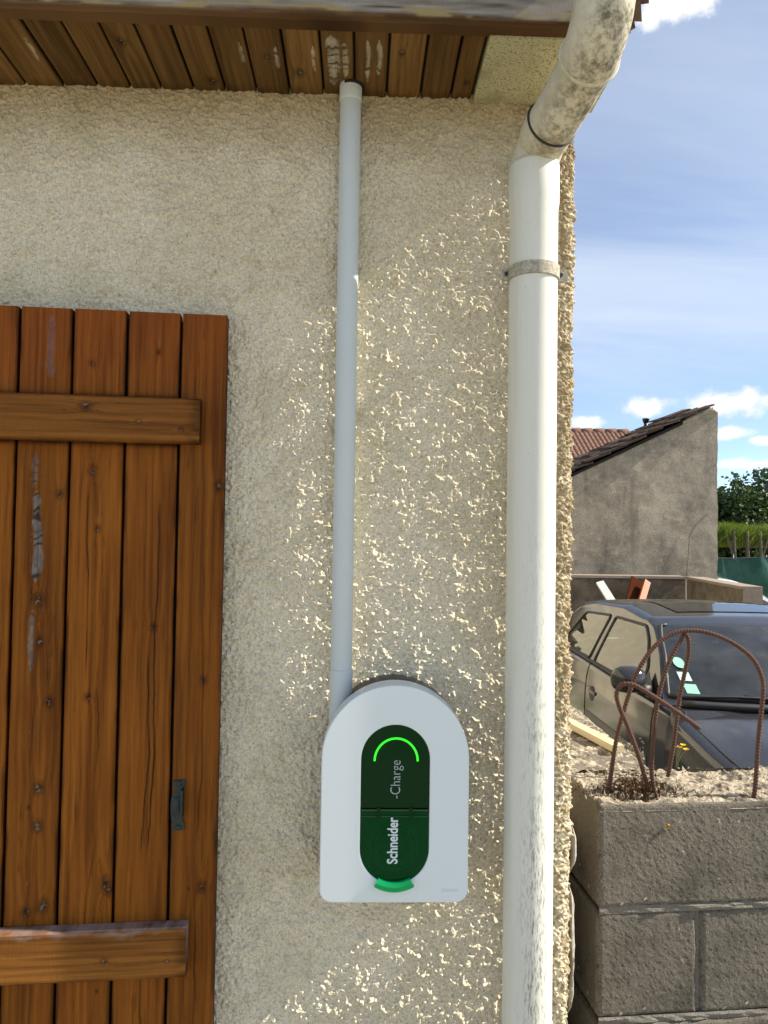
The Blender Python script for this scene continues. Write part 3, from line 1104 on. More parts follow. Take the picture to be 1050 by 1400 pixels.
M['hinge_green'] = plain('green_hinge_plastic', (.003, .06, .024), .25, var=.05)
for dz, hh in ((-.0012, .0022), (-.012, .0012)):
    bm = bmesh.new(); add_box(bm, -PW + .001, PW - .001, yl(YQ + .0006), yl(YQ + .003), zh + dz - hh, zh + dz)
    bmo('hinge_bar', bm, M['hinge_green'], flap, False)
for s in (-1, 1):
    box('hinge_knuckle', s * .026 - .003, s * .026 + .003, yl(YQ - .0004), yl(YQ + .003), zh - .013, zh + .0015, M['panel'], flap, .0006)
# curved pull tab under the flap
bm = bmesh.new()
rows = []
tcz = pz0 + PW
n = 22
V = []; Q = []
for q in np.linspace(R(-90 - 30), R(-90 + 30), n):
    for r, y in ((PW - .004, .003), (PW - .004, -.006), (PW + .0015, -.0095), (PW + .0085, -.0095), (PW + .0085, .0035)):
        V.append((r * math.cos(q), yl(YQ + y), tcz + r * math.sin(q)))
Q = gridq(n, 5, wrap=True).tolist()
tb = npmesh('pull_tab', V, Q, M['green_tab'], flap, False)
bm.free()
# lit arc
acz = at(541, 1041, YQ).z - cbot
ra_ = .0350
pts = [(ra_ * math.cos(q) + .001, yl(YQ + .0021), acz + ra_ * 1.04 * math.sin(q)) for q in np.linspace(R(0), R(180), 34)]
tube('status_light', pts, .0018, M['led'], ch, 10)


def text(body, size, mat, parent, loc, rot, bold=0., ext=.0002, name='lettering', squeeze=1.0):
    cv = bpy.data.curves.new(name, 'FONT'); cv.body = body; cv.size = size; cv.offset = bold; cv.extrude = ext
    cv.align_x = 'CENTER'; cv.align_y = 'CENTER'; cv.resolution_u = 6
    tmp = bpy.data.objects.new('tmp', cv); COL.objects.link(tmp)
    bpy.context.view_layer.update()
    me = bpy.data.meshes.new_from_object(tmp.evaluated_get(bpy.context.evaluated_depsgraph_get()))
    bpy.data.objects.remove(tmp)
    ob = link(name, me, mat, parent, False)
    ob.location = loc; ob.rotation_euler = rot
    ob.scale = (squeeze, 1, 1)
    return ob


# reads upwards: text +x -> world +z, text normal -> -y
RT = Matrix(((0, -1, 0), (0, 0, -1), (1, 0, 0))).to_euler()
zt_ = at(541, 1066, YQ).z - cbot
text('-Charge', .0235, M['print_grey'], ch, (.0012, yl(YQ + .0019), zt_), RT, -.0003, name='lettering', squeeze=.82)
zt_ = at(541, 1150, YQ).z - cbot
text('Schneider', .0235, M['print_white'], flap, (-.0022, yl(YQ + .0012), zt_), RT, .00055, name='lettering', squeeze=.79)
zt_ = at(615, 1217, YQ).z - cbot
RH = Matrix(((1, 0, 0), (0, 0, -1), (0, 1, 0))).to_euler()
text('Schneider', .0078, M['print_ghost'], ch, (at(615, 1217, YQ).x - cxp.x, yl(YQ - .0001), zt_), RH, .0001, .00005, squeeze=.9)

# ------------------------------------------------------------------ shutter
SA = R(4.3)
YSH = YW - .036
pe = at(302, 850, YSH)
sh = empty('window_shutter', (pe.x, YSH, 0), SA)
tag(sh, 'brown stained plank shutter folded back against the wall at the left edge', 'shutter')
sdir = Vector((math.cos(SA), math.sin(SA), 0)); snrm = Vector((math.sin(SA), -math.cos(SA), 0))


def sh_uv(px, py, off=0.0):
    d = ray(px, py); o = Vector((pe.x, YSH, 0)) + snrm * off
    p = CAM + d * ((o - CAM).dot(snrm) / d.dot(snrm))
    return (p - o).dot(sdir), p.z


gl_ = [sh_uv(px, 850)[0] for px in (238.5, 164, 88.5, 14)]
ztop = sh_uv(280, 430)[1]
zbot = .32
bounds = [0.0] + gl_ + [gl_[-1] - .0935 * k for k in (1, 2, 3)]
WLO, WHI = (.140, .041, .005), (.310, .102, .0115)
RAILS = ((273, 545, 606), (254, 1268, 1337))
specs = {
    0: dict(knots=[(.048, sh_uv(270, 930)[1], .005), (.052, sh_uv(272, 1213)[1], .0065), (.066, sh_uv(300, 665)[1], .006)], cracks=[(.045, zbot, 1.5, .0008, .02)], greys=[]),
    1: dict(knots=[(.052, sh_uv(205, 857)[1], .005), (.05, sh_uv(190, 480)[1], .003)], cracks=[(.055, .9, ztop - .005, .0017, .014), (.045, zbot, 1.35, .0013, .02)], greys=[]),
    2: dict(knots=[(.030, sh_uv(125, 497)[1], .004), (.036, sh_uv(124, 643)[1], .0055), (.046, sh_uv(135, 723)[1], .004), (.038, sh_uv(118, 952)[1], .005), (.075, sh_uv(150, 1208)[1], .008), (.08, sh_uv(158, 1218)[1], .005)],
            cracks=[(.033, 1.30, 1.74, .0012, .01), (.05, zbot, 1.3, .0007, .03)], greys=[]),
    3: dict(knots=[(.045, sh_uv(53, 878)[1], .0055), (.062, sh_uv(63, 960)[1], .006), (.05, sh_uv(41, 1078)[1], .0065), (.05, sh_uv(41, 1130)[1], .0065), (.035, sh_uv(25, 1248)[1], .0065), (.062, sh_uv(50, 1240)[1], .0075), (.04, sh_uv(43, 820)[1], .008), (.07, sh_uv(65, 675)[1], .005)],
            cracks=[(.028, 1.42, 1.6, .0008, .006)],
            greys=[(.036, sh_uv(45, 800)[1], sh_uv(50, 668)[1], 0.0085, .95), (.030, sh_uv(45, 672)[1], sh_uv(45, 615)[1], .007, .5), (.032, sh_uv(43, 925)[1], sh_uv(45, 830)[1], .006, .7), (.048, sh_uv(60, 520)[1], sh_uv(60, 425)[1], .008, .45)]),
}
for i in range(len(bounds) - 1):
    u1, u0 = bounds[i] - (.0026 if i else 0), bounds[i + 1] + .0026
    w = u1 - u0
    s_ = specs.get(i, dict(knots=[(.04, 1.3, .006), (.06, .9, .006)], cracks=[(.03, zbot, ztop, .0005, .02)], greys=[]))
    s_ = {k: list(v) for k, v in s_.items()}
    for q in range(1):
        s_['knots'].append((random.uniform(.01, w - .01), random.uniform(.5, ztop - .1), random.uniform(.0015, .0028)))
    # (u in the tables runs along the board from its left edge, v is height)

    def cf(u, v, d, i=i, s_=s_, w=w):
        c = wood(u, v + zbot, 500 + 37 * i, WLO, WHI, s_['knots'], s_['cracks'], s_['greys'])
        c = c * (.80 + .36 * _h(np.array([i]), np.array([8]), 4)[0])
        # darker weathered top end and edges
        e = np.minimum(u, w - u)
        ed = sst(.005, .0005, e + .006 * (fbm(v / .05, u / .01, 610 + i, 3) - .5)) * sst(.40, .66, fbm(v / .09, u * 0, 620 + i, 3))
        c = c * (1 - .55 * ed[..., None])
        red = sst(ztop - .25, ztop, v + zbot)
        c = c * (1 + red[..., None] * np.array((.0, -.14, .1)))
        rail_shade = 0  # shadow of the upper batten, painted as dark bands on the boards
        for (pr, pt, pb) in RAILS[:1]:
            rail_shade = rail_shade + .8 * np.exp(-((v + zbot - sh_uv(pr, pb, .026)[1]) / .006) ** 2) + .8 * np.exp(-((v + zbot - sh_uv(pr, pt, .026)[1] - .002) / .006) ** 2)
        rail_shade = rail_shade * (.4 + fbm(u / .02, v / .01, 630 + i, 3))
        c = c * (1 - np.clip(rail_shade * (i > 0), 0, .8)[..., None])
        return np.where((d > .002)[..., None], c * np.array((.5, .32, .30)), c)
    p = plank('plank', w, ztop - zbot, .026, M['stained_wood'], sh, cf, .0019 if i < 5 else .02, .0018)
    p.location = (u0, random.uniform(-.0012, .0012), zbot)
bk = box('backing_strip', bounds[-1], -.012, .016, .027, zbot + .01, ztop - .01, M['dark_gap'], sh)
for k, (pr, pt, pb) in enumerate(RAILS):
    TH = .026
    u1 = sh_uv(pr, (pt + pb) / 2, TH)[0]
    z1 = sh_uv(pr, pt, TH)[1]; z0 = sh_uv(pr, pb, TH)[1]
    u0 = bounds[-1] + .01
    L = u1 - u0; w = z1 - z0

    def cf(u, v, d, k=k, w=w, L=L):
        kn = [(w * .75, L - .185, .006), (w * .45, L - .10, .003), (w * .3, L - .03, .003)] if k == 0 else [(w * .35, L - .03, .003), (w * .4, L - .13, .0035)]
        c = wood(u, v, 700 + 31 * k, (.12, .042, .007), (.27, .102, .018) if k == 0 else (.32, .125, .024), kn, [], [])
        if k == 1:
            pl = .6 * sst(w - .013, w - .001, u + .010 * (fbm(v / .05, u / .01, 741, 3) - .5) + .02 * (fbm(v / .03, v * 0, 742, 2) - .5)) * sst(.30, .52, fbm(v / .02, u / .004, 743, 3))
            pl = np.where((u > w - .001), sst(.2, .45, fbm(v / .02, d / .006, 744, 3)), pl)
            c = c * (1 - pl[..., None]) + mixc((.20, .12, .09), (.38, .28, .24), fbm(v / .01, u / .003, 745, 2)) * pl[..., None]
        else:
            c = np.where((u < .002)[..., None], c * .8, c)
        ee = sst(.03, 0, L - v) * .5 + sst(.006, .001, np.minimum(u, w - u)) * .25
        return c * (1 - ee[..., None] * sst(.3, .6, fbm(u / .01, v / .03, 746 + k, 3))[..., None])
    rl = plank('batten', w, L, TH - .0016, M['stained_wood'], sh, cf, .0019, .0028, 'x', .0008, 51 + k)
    rl.location = (u0, -TH, z0)

# pull handle: waisted plate with two screws and a folded lip
hu, hz0 = sh_uv(243, 1134); hz1 = sh_uv(247, 1066)[1]
hu = sh_uv(245, 1100)[0]
hd = empty('handle'); hd.parent = sh; hd.location = (hu, -.0012, hz0)
hh = hz1 - hz0
left = [(-.0095, 0), (-.0105, .16), (-.0125, .26), (-.0135, .48), (-.0125, .62), (-.0085, .74), (-.0075, .82), (-.0095, .9), (-.0095, 1)]
rgt = [(.0095, 1), (.0095, .9), (.0075, .84), (.0080, .74), (.0080, .30), (.0065, .2), (.0095, .13), (.0095, 0)]
bm = bmesh.new()
prof = [(x, z * hh) for x, z in left + rgt]
a = [bm.verts.new((x, -.003, z)) for x, z in prof]; b = [bm.verts.new((x, .001, z)) for x, z in prof]
bm.faces.new(a[::-1]); bm.faces.new(b)
for i in range(len(a)):
    j = (i + 1) % len(a); bm.faces.new((a[i], a[j], b[j], b[i]))
bmo('plate', bm, M['iron'], hd, False, .0007, 1)
box('lip', .0052, .0085, -.021, -.002, hh * .30, hh * .86, M['iron'], hd, .0012)
V, F = [], []
gridn = 9
for i in range(gridn):
    for j in range(gridn):
        x = -.012 + .018 * i / (gridn - 1); z = hh * (.28 + .40 * j / (gridn - 1))
        V.append((x, -.0035 - .004 * math.sin(math.pi * i / (gridn - 1)) ** .6 * math.sin(math.pi * j / (gridn - 1)) ** .6, z))
npmesh('grip', V, gridq(gridn, gridn)[:, ::-1], M['iron'], hd, True)
for z in (.065, .935):
    tube('screw', [(0, -.003, z * hh), (0, -.0048, z * hh), (0, -.0054, z * hh)], [.0042, .0040, .0022], M['iron'], hd, 14)
# small bracket hidden behind the shutter carries it off the wall
tube('stay_pin', [(-.06, .02, 1.2), (-.06, .056, 1.2)], .006, M['iron'], sh, 10)

# ------------------------------------------------------------------ concrete block wall beside the house
WA = R(4.2)
ztb = at(930, 1097, 1.41).z
bxc = at(819, 1100, 1.40)
bw = empty('block_wall', (bxc.x, 1.40, 0), WA)
tag(bw, 'unfinished grey concrete block wall butting up to the house corner', 'wall')
BH, BL, BT = .199, .50, .205


def rough_block(name, L, T, H, seed, top=False, parent=bw, mat=None):
    """block with chipped, gritty faces; origin at its lower front left corner"""
    r = .005
    nx, ny, nz = int(L / r) + 1, int(T / (r * 1.6)) + 1, int(H / r) + 1
    Vs, Qs, off = [], [], 0

    def face(P, n, nu, nv, ridx):
        nonlocal off
        x, y, z = P[..., 0], P[..., 1], P[..., 2]
        # rounding towards the edges of the block keeps faces joined
        ex = np.minimum(x, L - x); ey = np.minimum(y, T - y); ez = np.minimum(z, H - z)
        h = .0017 * (fbm((x + y) / .007 + seed, (z + y) / .008, seed, 3, .7) - .5)
        edge = np.sort(np.stack([ex, ey, ez], -1), -1)[..., 1]
        rd = .0032 * (1 - sst(0, .008, edge)) * (.5 + fbm((x + y) / .02, (z - y) / .02, seed + 5, 2))
        inw = np.stack([np.where(x < L / 2, 1, -1) * (ex < .012), np.where(y < T / 2, 1, -1) * (ey < .012), np.where(z < H / 2, 1, -1) * (ez < .012)], -1)
        P = P + h[..., None] * np.asarray(n) * sst(0, .006, edge)[..., None] + inw * rd[..., None] * (edge < .011)[..., None]
        Vs.append(P.reshape(-1, 3)); Qs.append(gridq(nu, nv, off) if ridx else gridq(nu, nv, off)[:, ::-1]); off += nu * nv
    xs = np.linspace(0, L, nx); ysv = np.linspace(0, T, ny); zs = np.linspace(0, H, nz)
    A, B = np.meshgrid(xs, zs, indexing='ij')
    face(np.stack([A, A * 0, B], -1), (0, -1, 0), nx, nz, 0)
    face(np.stack([A, A * 0 + T, B], -1), (0, 1, 0), nx, nz, 1)
    A, B = np.meshgrid(ysv, zs, indexing='ij')
    face(np.stack([A * 0, A, B], -1), (-1, 0, 0), ny, nz, 1)
    face(np.stack([A * 0 + L, A, B], -1), (1, 0, 0), ny, nz, 0)
    if not top:
        A, B = np.meshgrid(xs, ysv, indexing='ij')
        face(np.stack([A, B, A * 0 + H], -1), (0, 0, 1), nx, ny, 0)
    return npmesh(name, np.concatenate(Vs), np.concatenate(Qs), mat or M['block'], parent, False)


# courses of the leg that runs to the right; top course ends flush, joints staggered
zc_ = ztb
course = 0
while zc_ > -.3:
    z0 = zc_ - BH
    xo = 0.0 if course % 2 == 0 else 0.0
    first = BL if course % 2 == 0 else .205
    x = 0.0
    k = 0
    while x < 2.6:
        L = first if k == 0 else BL
        b = rough_block('concrete_block', L - .004, BT, BH, 40 + course * 9 + k, top=(course == 0))
        b.location = (x, random.uniform(-.0015, .0015) + (.003 if course % 2 else 0), z0)
        x += L + .003; k += 1
    zc_ = z0 - .009
    course += 1
ncourse = course
# bedding mortar a little behind the faces
for c in range(ncourse):
    z1 = ztb - (c + 1) * (BH + .009) + .009
    nn = 220
    u = np.linspace(.003, 2.6, nn); v = np.linspace(0, 1, 5)
    U, W = np.meshgrid(u, v, indexing='ij')
    Yd = .005 - .012 * np.clip(fbm(U / .03, W * 2, 70 + c, 3) - .35, 0, 1) * sst(0, .25, W) * sst(1, .75, W)
    Vv = np.stack([U, Yd, z1 - .012 + W * .015], -1)
    npmesh('bed_joint', Vv.reshape(-1, 3), gridq(nn, 5)[:, ::-1], M['mortar'], bw, False)
box('core_fill', .012, 2.6, .012, BT - .012, -.35, ztb - .03, M['mortar'], bw)


# weathered top: one uneven crust over both legs
def top_relief(x, y):
    h = .016 * (fbm(x / .05, y / .05, 201, 4, .6) - .5) + .022 * np.clip(fbm(x / .024, y / .017, 202, 3) - .48, 0, 1) + .0045 * (vn(x / .006, y / .006, 203) - .5)
    h = h - .022 * np.exp(-(((x - .115) / .075) ** 2 + ((y - .075) / .05) ** 2)) + .012 * np.exp(-(((x - .14) / .03) ** 2 + ((y - .05) / .02) ** 2))
    return h


def top_patch(name, x0, x1, y0, y1):
    nu, nv = int((x1 - x0) / .0035), int((y1 - y0) / .0035)
    A, B = np.meshgrid(np.linspace(x0, x1, nu), np.linspace(y0, y1, nv), indexing='ij')
    e = np.minimum(np.minimum(A - x0, x1 - A), np.minimum(B - y0, y1 - B))
    jx = .004 * (fbm(A / .02, B / .02, 204, 3) - .5)
    Zt = ztb - .006 + top_relief(A, B) * sst(0, .012, e) - .010 * (1 - sst(0, .010, e))
    return npmesh(name, np.stack([A + jx, B + .004 * (fbm(A / .015, B / .03, 205, 3) - .5), Zt], -1).reshape(-1, 3), gridq(nu, nv), M['block_top'], bw, False)


top_patch('weathered_top', .001, 1.15, .001, BT + .0)
box('plain_top', 1.148, 2.6, .002, BT - .002, ztb - .06, ztb - .008, M['block_top'], bw)
# leg running back along the gable of the house (perpendicular to the house front)
lw = empty('block_return', (bxc.x, 1.40, 0), 0); lw.parent = None
tag(lw, 'low block wall running back beside the gable, a plank lying on it', 'wall')
y_ = .225
k = 0
while y_ < 5.0:
    zc_ = ztb
    for c in range(3):
        b = rough_block('concrete_block', .205, BL - .004, BH, 140 + c * 9 + k, parent=lw) if k < 2 else box('concrete_block', 0, .205, 0, BL - .004, 0, BH, M['block'], lw, .004)
        b.location = (-.012, y_ + (.02 if c % 2 else 0), zc_ - BH - .004)
        zc_ -= BH + .009
    y_ += BL + .008; k += 1
box('core_fill', 0, .19, .24, y_ - .02, -.4, ztb - .03, M['mortar'], lw)
nu, nv = 70, 420
A, B = np.meshgrid(np.linspace(-.012, .198, nu), np.linspace(.200, 1.7, nv), indexing='ij')
e = np.minimum(A + .012, .198 - A)
Zt = ztb - .005 + top_relief(A * 1.1 + 3, B) * sst(0, .012, e) - .010 * (1 - sst(0, .012, e)) + .0
npmesh('weathered_top', np.stack([A + .005 * (fbm(A / .02, B / .02, 207, 3) - .5), B, Zt], -1).reshape(-1, 3), gridq(nu, nv), M['block_top'], lw, False)

t = NT('flaking_mortar'); v_ = t.noise(200, 4, .7)
t.base(t.mix(v_, (.26, .24, .20), (.52, .49, .42)), .97, spec=.1); t.bump(v_, .003); M['crust'] = t.m
# crust of old mortar left in the gap next to the house corner
cr_ = empty('mortar_crust', (CX + .006, YW + .06, 0))
tag(cr_, 'strip of flaking cream mortar in the gap beside the house corner', 'mortar')
zs_ = [at(790, y, 1.36).z for y in (1405, 1385, 1300, 1205, 1195, 1120)]
for a_, b_, dx in ((-.1, zs_[1] - .004, .010), (zs_[1], zs_[3] - .004, .018), (zs_[4], zs_[5], .020)):
    nz_, na = max(6, int((b_ - a_) / .006)), 14
    Zz, An = np.meshgrid(np.linspace(a_, b_, nz_), np.linspace(0, 2 * math.pi, na, endpoint=False), indexing='ij')
    tp = sst(0, .05, Zz - a_) ** .5 * sst(0, .03, b_ - Zz) ** .5
    rx = (dx * .34) * tp * (.4 + 1.2 * fbm(Zz / .02, An, 301, 4)); ry = .03 * tp * (.7 + .6 * fbm(Zz / .03, An, 302, 3))
    npmesh('flake', np.stack([dx * .45 + rx * np.cos(An), ry * np.sin(An), Zz], -1).reshape(-1, 3), gridq(nz_, na, wrap=True), M['crust'], cr_, False)


def wall_pt(px, py, dy=0.0, z=None):
    """a point on the top of the right-hand leg seen at this pixel"""
    d = ray(px, py); zt = ztb - .006 if z is None else z
    return CAM + d * ((zt - CAM.z) / d.z)


# moss and crumbs round the bars
rs = random.Random(11)
V, F = [], []
for k in range(1500):
    p = wall_pt(835 + rs.gauss(30, 28), 1070 + rs.gauss(0, 8))
    s = rs.uniform(.001, .0032)
    o = len(V)
    ax = [Vector((rs.gauss(0, 1), rs.gauss(0, 1), rs.gauss(0, 1))).normalized() * s for _ in range(3)]
    for q in (ax[0], -ax[0], ax[1], -ax[1], ax[2], -ax[2]):
        V.append(tuple(Vector(p) + q + Vector((0, 0, rs.uniform(-.012, .004)))))
    for a in (0, 1):
        for b in (2, 3):
            for c in (4, 5):
                F.append((o + a, o + b, o + c))
me = bpy.data.meshes.new('moss'); me.from_pydata(V, [], F)
tag(link('moss', me, M['moss'], None, False), 'brown dry moss and crumbs around the rusty bars', 'moss', kind='stuff')
V, F = [], []
for k in range(700):
    if rs.random() < .7:
        p = wall_pt(rs.uniform(800, 1060), 1050 + 40 * rs.random() ** .8)
    else:
        p = wall_pt(rs.uniform(788, 880), rs.uniform(1010, 1060))
    s = rs.uniform(.0015, .005) * (2.0 if rs.random() < .06 else 1)
    o = len(V)
    ax = [Vector((rs.gauss(0, 1), rs.gauss(0, 1), rs.gauss(0, .5))).normalized() * s * rs.uniform(.6, 1.2) for _ in range(3)]
    for q in (ax[0], -ax[0], ax[1], -ax[1], ax[2], -ax[2]):
        V.append(tuple(Vector(p) + q + Vector((0, 0, rs.uniform(-.004, .003)))))
    for a in (0, 1):
        for b in (2, 3):
            for c in (4, 5):
                F.append((o + a, o + b, o + c))
me = bpy.data.meshes.new('rubble'); me.from_pydata(V, [], F)
tag(link('rubble', me, M['block_top'], None, False), 'fine grit and chips lying along the top of the block wall', 'rubble', kind='stuff')


# ---- reinforcing bars: ribbed rods bent by hand
def rebar(label, ctrl, rad=.0042):
    """ctrl: (px, py, Y) in order"""
    pts = spline([at(*c) for c in ctrl], 26)
    # even spacing for the ribs
    d = [0]
    for i in range(1, len(pts)):
        d.append(d[-1] + (pts[i] - pts[i - 1]).length)
    n = int(d[-1] / .0016)
    P = []
    arr = np.array([tuple(p) for p in pts])
    for s in np.linspace(0, d[-1], n):
        P.append(Vector([np.interp(s, d, arr[:, k]) for k in range(3)]))
    rr = [rad * (1.18 if i % 4 < 2 else .93 + .03 * random.random()) for i in range(n)]
    base = P[0].copy()
    V, F = tube_arrays([p - base for p in P], rr, 10)
    me = bpy.data.meshes.new('rebar'); me.from_pydata(V, [], F); me.update()
    ob = link('rebar', me, M['rebar'], None, True)
    ob.location = base
    tag(ob, label, 'rebar', 'rusty reinforcing bars sticking out of the block wall')
    return ob


rebar('largest rusty bar, bent into a wide arch over the block wall',
      [(833, 1085, 1.50), (834, 1068, 1.50), (843, 1010, 1.50), (858, 955, 1.50), (872, 918, 1.50), (893, 886, 1.51), (918, 867, 1.52), (945, 862, 1.52), (975, 867, 1.51), (1005, 881, 1.50), (1030, 902, 1.48), (1042, 928, 1.47), (1043, 950, 1.46), (1037, 1010, 1.455), (1033, 1070, 1.45), (1030, 1096, 1.45)])
rebar('short rusty bar curled into a tight loop with its tip pointing down right',
      [(887, 1085, 1.495), (884, 1072, 1.495), (873, 1033, 1.48), (858, 993, 1.46), (847, 967, 1.44), (843, 950, 1.435), (848, 938, 1.43), (858, 935, 1.425), (872, 939, 1.42), (895, 953, 1.415), (925, 973, 1.41), (957, 996, 1.405)])
rebar('straight thin rusty bar leaning right to the top of the hairpin',
      [(897, 1090, 1.49), (893, 1072, 1.49), (891, 1050, 1.49), (894, 1000, 1.495), (902, 945, 1.50), (915, 905, 1.51), (928, 880, 1.52), (937, 863, 1.53)])
rebar('thin rusty bar bowed to the right, rear side of the hairpin',
      [(913, 1062, 1.56), (915, 1052, 1.56), (922, 1010, 1.56), (928, 960, 1.555), (936, 920, 1.55), (941, 895, 1.545), (941, 875, 1.54), (936, 864, 1.535)])

# ---- plank offcut lying on the return wall
p0 = wall_pt(770, 984, z=ztb + .012); p1 = wall_pt(846, 1024, z=ztb + .012)
ln = (p1 - p0).length
bm = bmesh.new(); add_box(bm, 0, ln, -.014, .014, -.008, .008)
oc = bmo('timber_offcut', bm, M['offcut'], None, False, .0015)
oc.location = p0; oc.rotation_euler = (0, 0, math.atan2(p1.y - p0.y, p1.x - p0.x))
tag(oc, 'pale sawn timber offcut lying on the low wall beside the house', 'timber')

# ---- yellow flower
fl = empty('wildflower', wall_pt(924, 1050))
tag(fl, 'small yellow wildflower growing on top of the block wall', 'flower')
b0 = fl.location.copy()
M['stem'] = plain('dry_green_stem', (.16, .17, .07), .8)
M['petal'] = plain('yellow_petal', (.80, .52, .01), .6, var=.1)
Yfl = b0.y
tips = [at(934, 1020, Yfl), at(929, 1023, Yfl), at(938, 1026, Yfl - .01)]
for tp in tips:
    tube('stem', [p - b0 for p in spline([b0 + Vector((0, 0, -.01)), b0 + (tp - b0) * .5 + Vector((-.002, 0, .003)), tp], 6)], .0009, M['stem'], fl, 6)
    V, F = [], []
    for q in range(14):
        a = q * 2 * math.pi / 14 + rs.random() * .2
        dv = Vector((math.cos(a), math.sin(a) * .9, .35 + .4 * rs.random())).normalized()
        sd = Vector((-math.sin(a), math.cos(a), 0)) * .0016
        c = tp - b0
        o = len(V)
        for w_ in (c, c + dv * .005 + sd, c + dv * .0085, c + dv * .005 - sd):
            V.append(tuple(w_))
        F.append((o, o + 1, o + 2, o + 3))
    me = bpy.data.meshes.new('petals'); me.from_pydata(V, [], F); link('petals', me, M['petal'], fl, False)
# yellow lichen spot on the block
lp = at(914, 1130, 1.408)
V, F = [], []
for k in range(26):
    a, r = rs.uniform(0, 6.28), .0035 * math.sqrt(rs.random())
    o = len(V); c = Vector((lp.x + r * math.cos(a), lp.y - .001, lp.z + r * math.sin(a))); s = .0012
    V += [tuple(c + Vector((-s, .003, -s))), tuple(c + Vector((s, .003, -s))), tuple(c + Vector((s, .003, s))), tuple(c + Vector((-s, .003, s))), tuple(c + Vector((0, -.001, 0)))]
    F += [(o, o + 1, o + 4), (o + 1, o + 2, o + 4), (o + 2, o + 3, o + 4), (o + 3, o, o + 4)]
me = bpy.data.meshes.new('lichen'); me.from_pydata(V, [], F)
M['lichen'] = plain('orange_lichen', (.42, .24, .02), .9)
tag(link('lichen', me, M['lichen'], None, False), 'small orange lichen spot on the top course of the block wall', 'lichen', kind='stuff')

# ------------------------------------------------------------------ cars
def car_materials(pre, paint):
    P = {}
    t = NT(pre + '_paint')
    f = t.noise(2.5, 5, .6); du = t.noise(160, 4, .7)
    c = t.mix(t.rng(f, .3, .75), paint, tuple(x * 1.25 + .002 for x in paint))
    c = t.mix(t.rng(du, .40, .8, .03, .13), c, (.33, .32, .30))
    t.base(c, t.rng(t.noise(7, 4), .3, .7, .10, .22), 0, .4, .35)
    t.b.inputs['Coat Roughness'].default_value = .06
    P['paint'] = t.m
    P['trim'] = plain(pre + '_trim', (.018, .018, .019), .55)
    t = NT(pre + '_glass')
    tr = t.node('ShaderNodeBsdfTransparent'); tr.inputs[0].default_value = (.42, .52, .50, 1)
    gl = t.node('ShaderNodeBsdfGlossy'); gl.inputs['Roughness'].default_value = .02; gl.inputs['Color'].default_value = (.93, .95, .95, 1)
    lw_ = t.node('ShaderNodeFresnel'); lw_.inputs[0].default_value = 1.85
    ms = t.node('ShaderNodeMixShader'); t.l.new(lw_.outputs[0], ms.inputs[0]); t.l.new(tr.outputs[0], ms.inputs[1]); t.l.new(gl.outputs[0], ms.inputs[2])
    du = t.node('ShaderNodeBsdfDiffuse'); du.inputs[0].default_value = (.42, .42, .38, 1)
    m3 = t.node('ShaderNodeMixShader'); m3.inputs[0].default_value = .05
    t.l.new(t.rng(t.noise(5, 5, .65), .25, .8, .02, .10), m3.inputs[0])
    t.l.new(ms.outputs[0], m3.inputs[1]); t.l.new(du.outputs[0], m3.inputs[2]); t.l.new(m3.outputs[0], t.out.inputs[0])
    P['glass'] = t.m
    P['seat'] = plain(pre + '_seat_cloth', (.05, .05, .055), .95, scale=80)
    P['tyre'] = plain(pre + '_tyre', (.015, .015, .016), .85)
    P['rim'] = plain(pre + '_rim', (.35, .36, .37), .35, .6)
    P['lamp'] = plain(pre + '_lamp', (.55, .56, .56), .1, coat=.5)
    P['scuff'] = plain(pre + '_worn_strip', (.20, .20, .19), .8, var=.5, scale=40)
    P['sun'] = plain(pre + '_sunroof_glass', (.012, .013, .015), .06)
    P['red'] = plain(pre + '_tail_lamp', (.25, .01, .01), .2)
    return P


LEN = 3.85
ctl_y = np.array([0, .05, .35, .75, 1.03, 1.06, 1.40, 1.72, 1.86, 2.35, 2.9, 3.25, 3.45, 3.66, 3.80, 3.85])
ctl_z = np.array([.60, .72, .84, .91, .955, .965, 1.19, 1.345, 1.385, 1.425, 1.405, 1.36, 1.27, 1.03, .92, .70])


def smooth_interp(y, Y0, Z0, k=.035):
    yy = np.asarray(y, float); s = 0
    for d in np.linspace(-1, 1, 7):
        s = s + np.interp(yy + d * k, Y0, Z0)
    return s / 7


def outward(V, Q):
    """turn faces so that they look away from the middle of the car"""
    V = np.asarray(V); n = np.cross(V[Q[:, 1]] - V[Q[:, 0]], V[Q[:, 2]] - V[Q[:, 0]])
    o = V[Q[:, 0]] - np.array((0, 2.1, .8))
    return np.where(((n * o).sum(1) < 0)[:, None], Q[:, ::-1], Q)


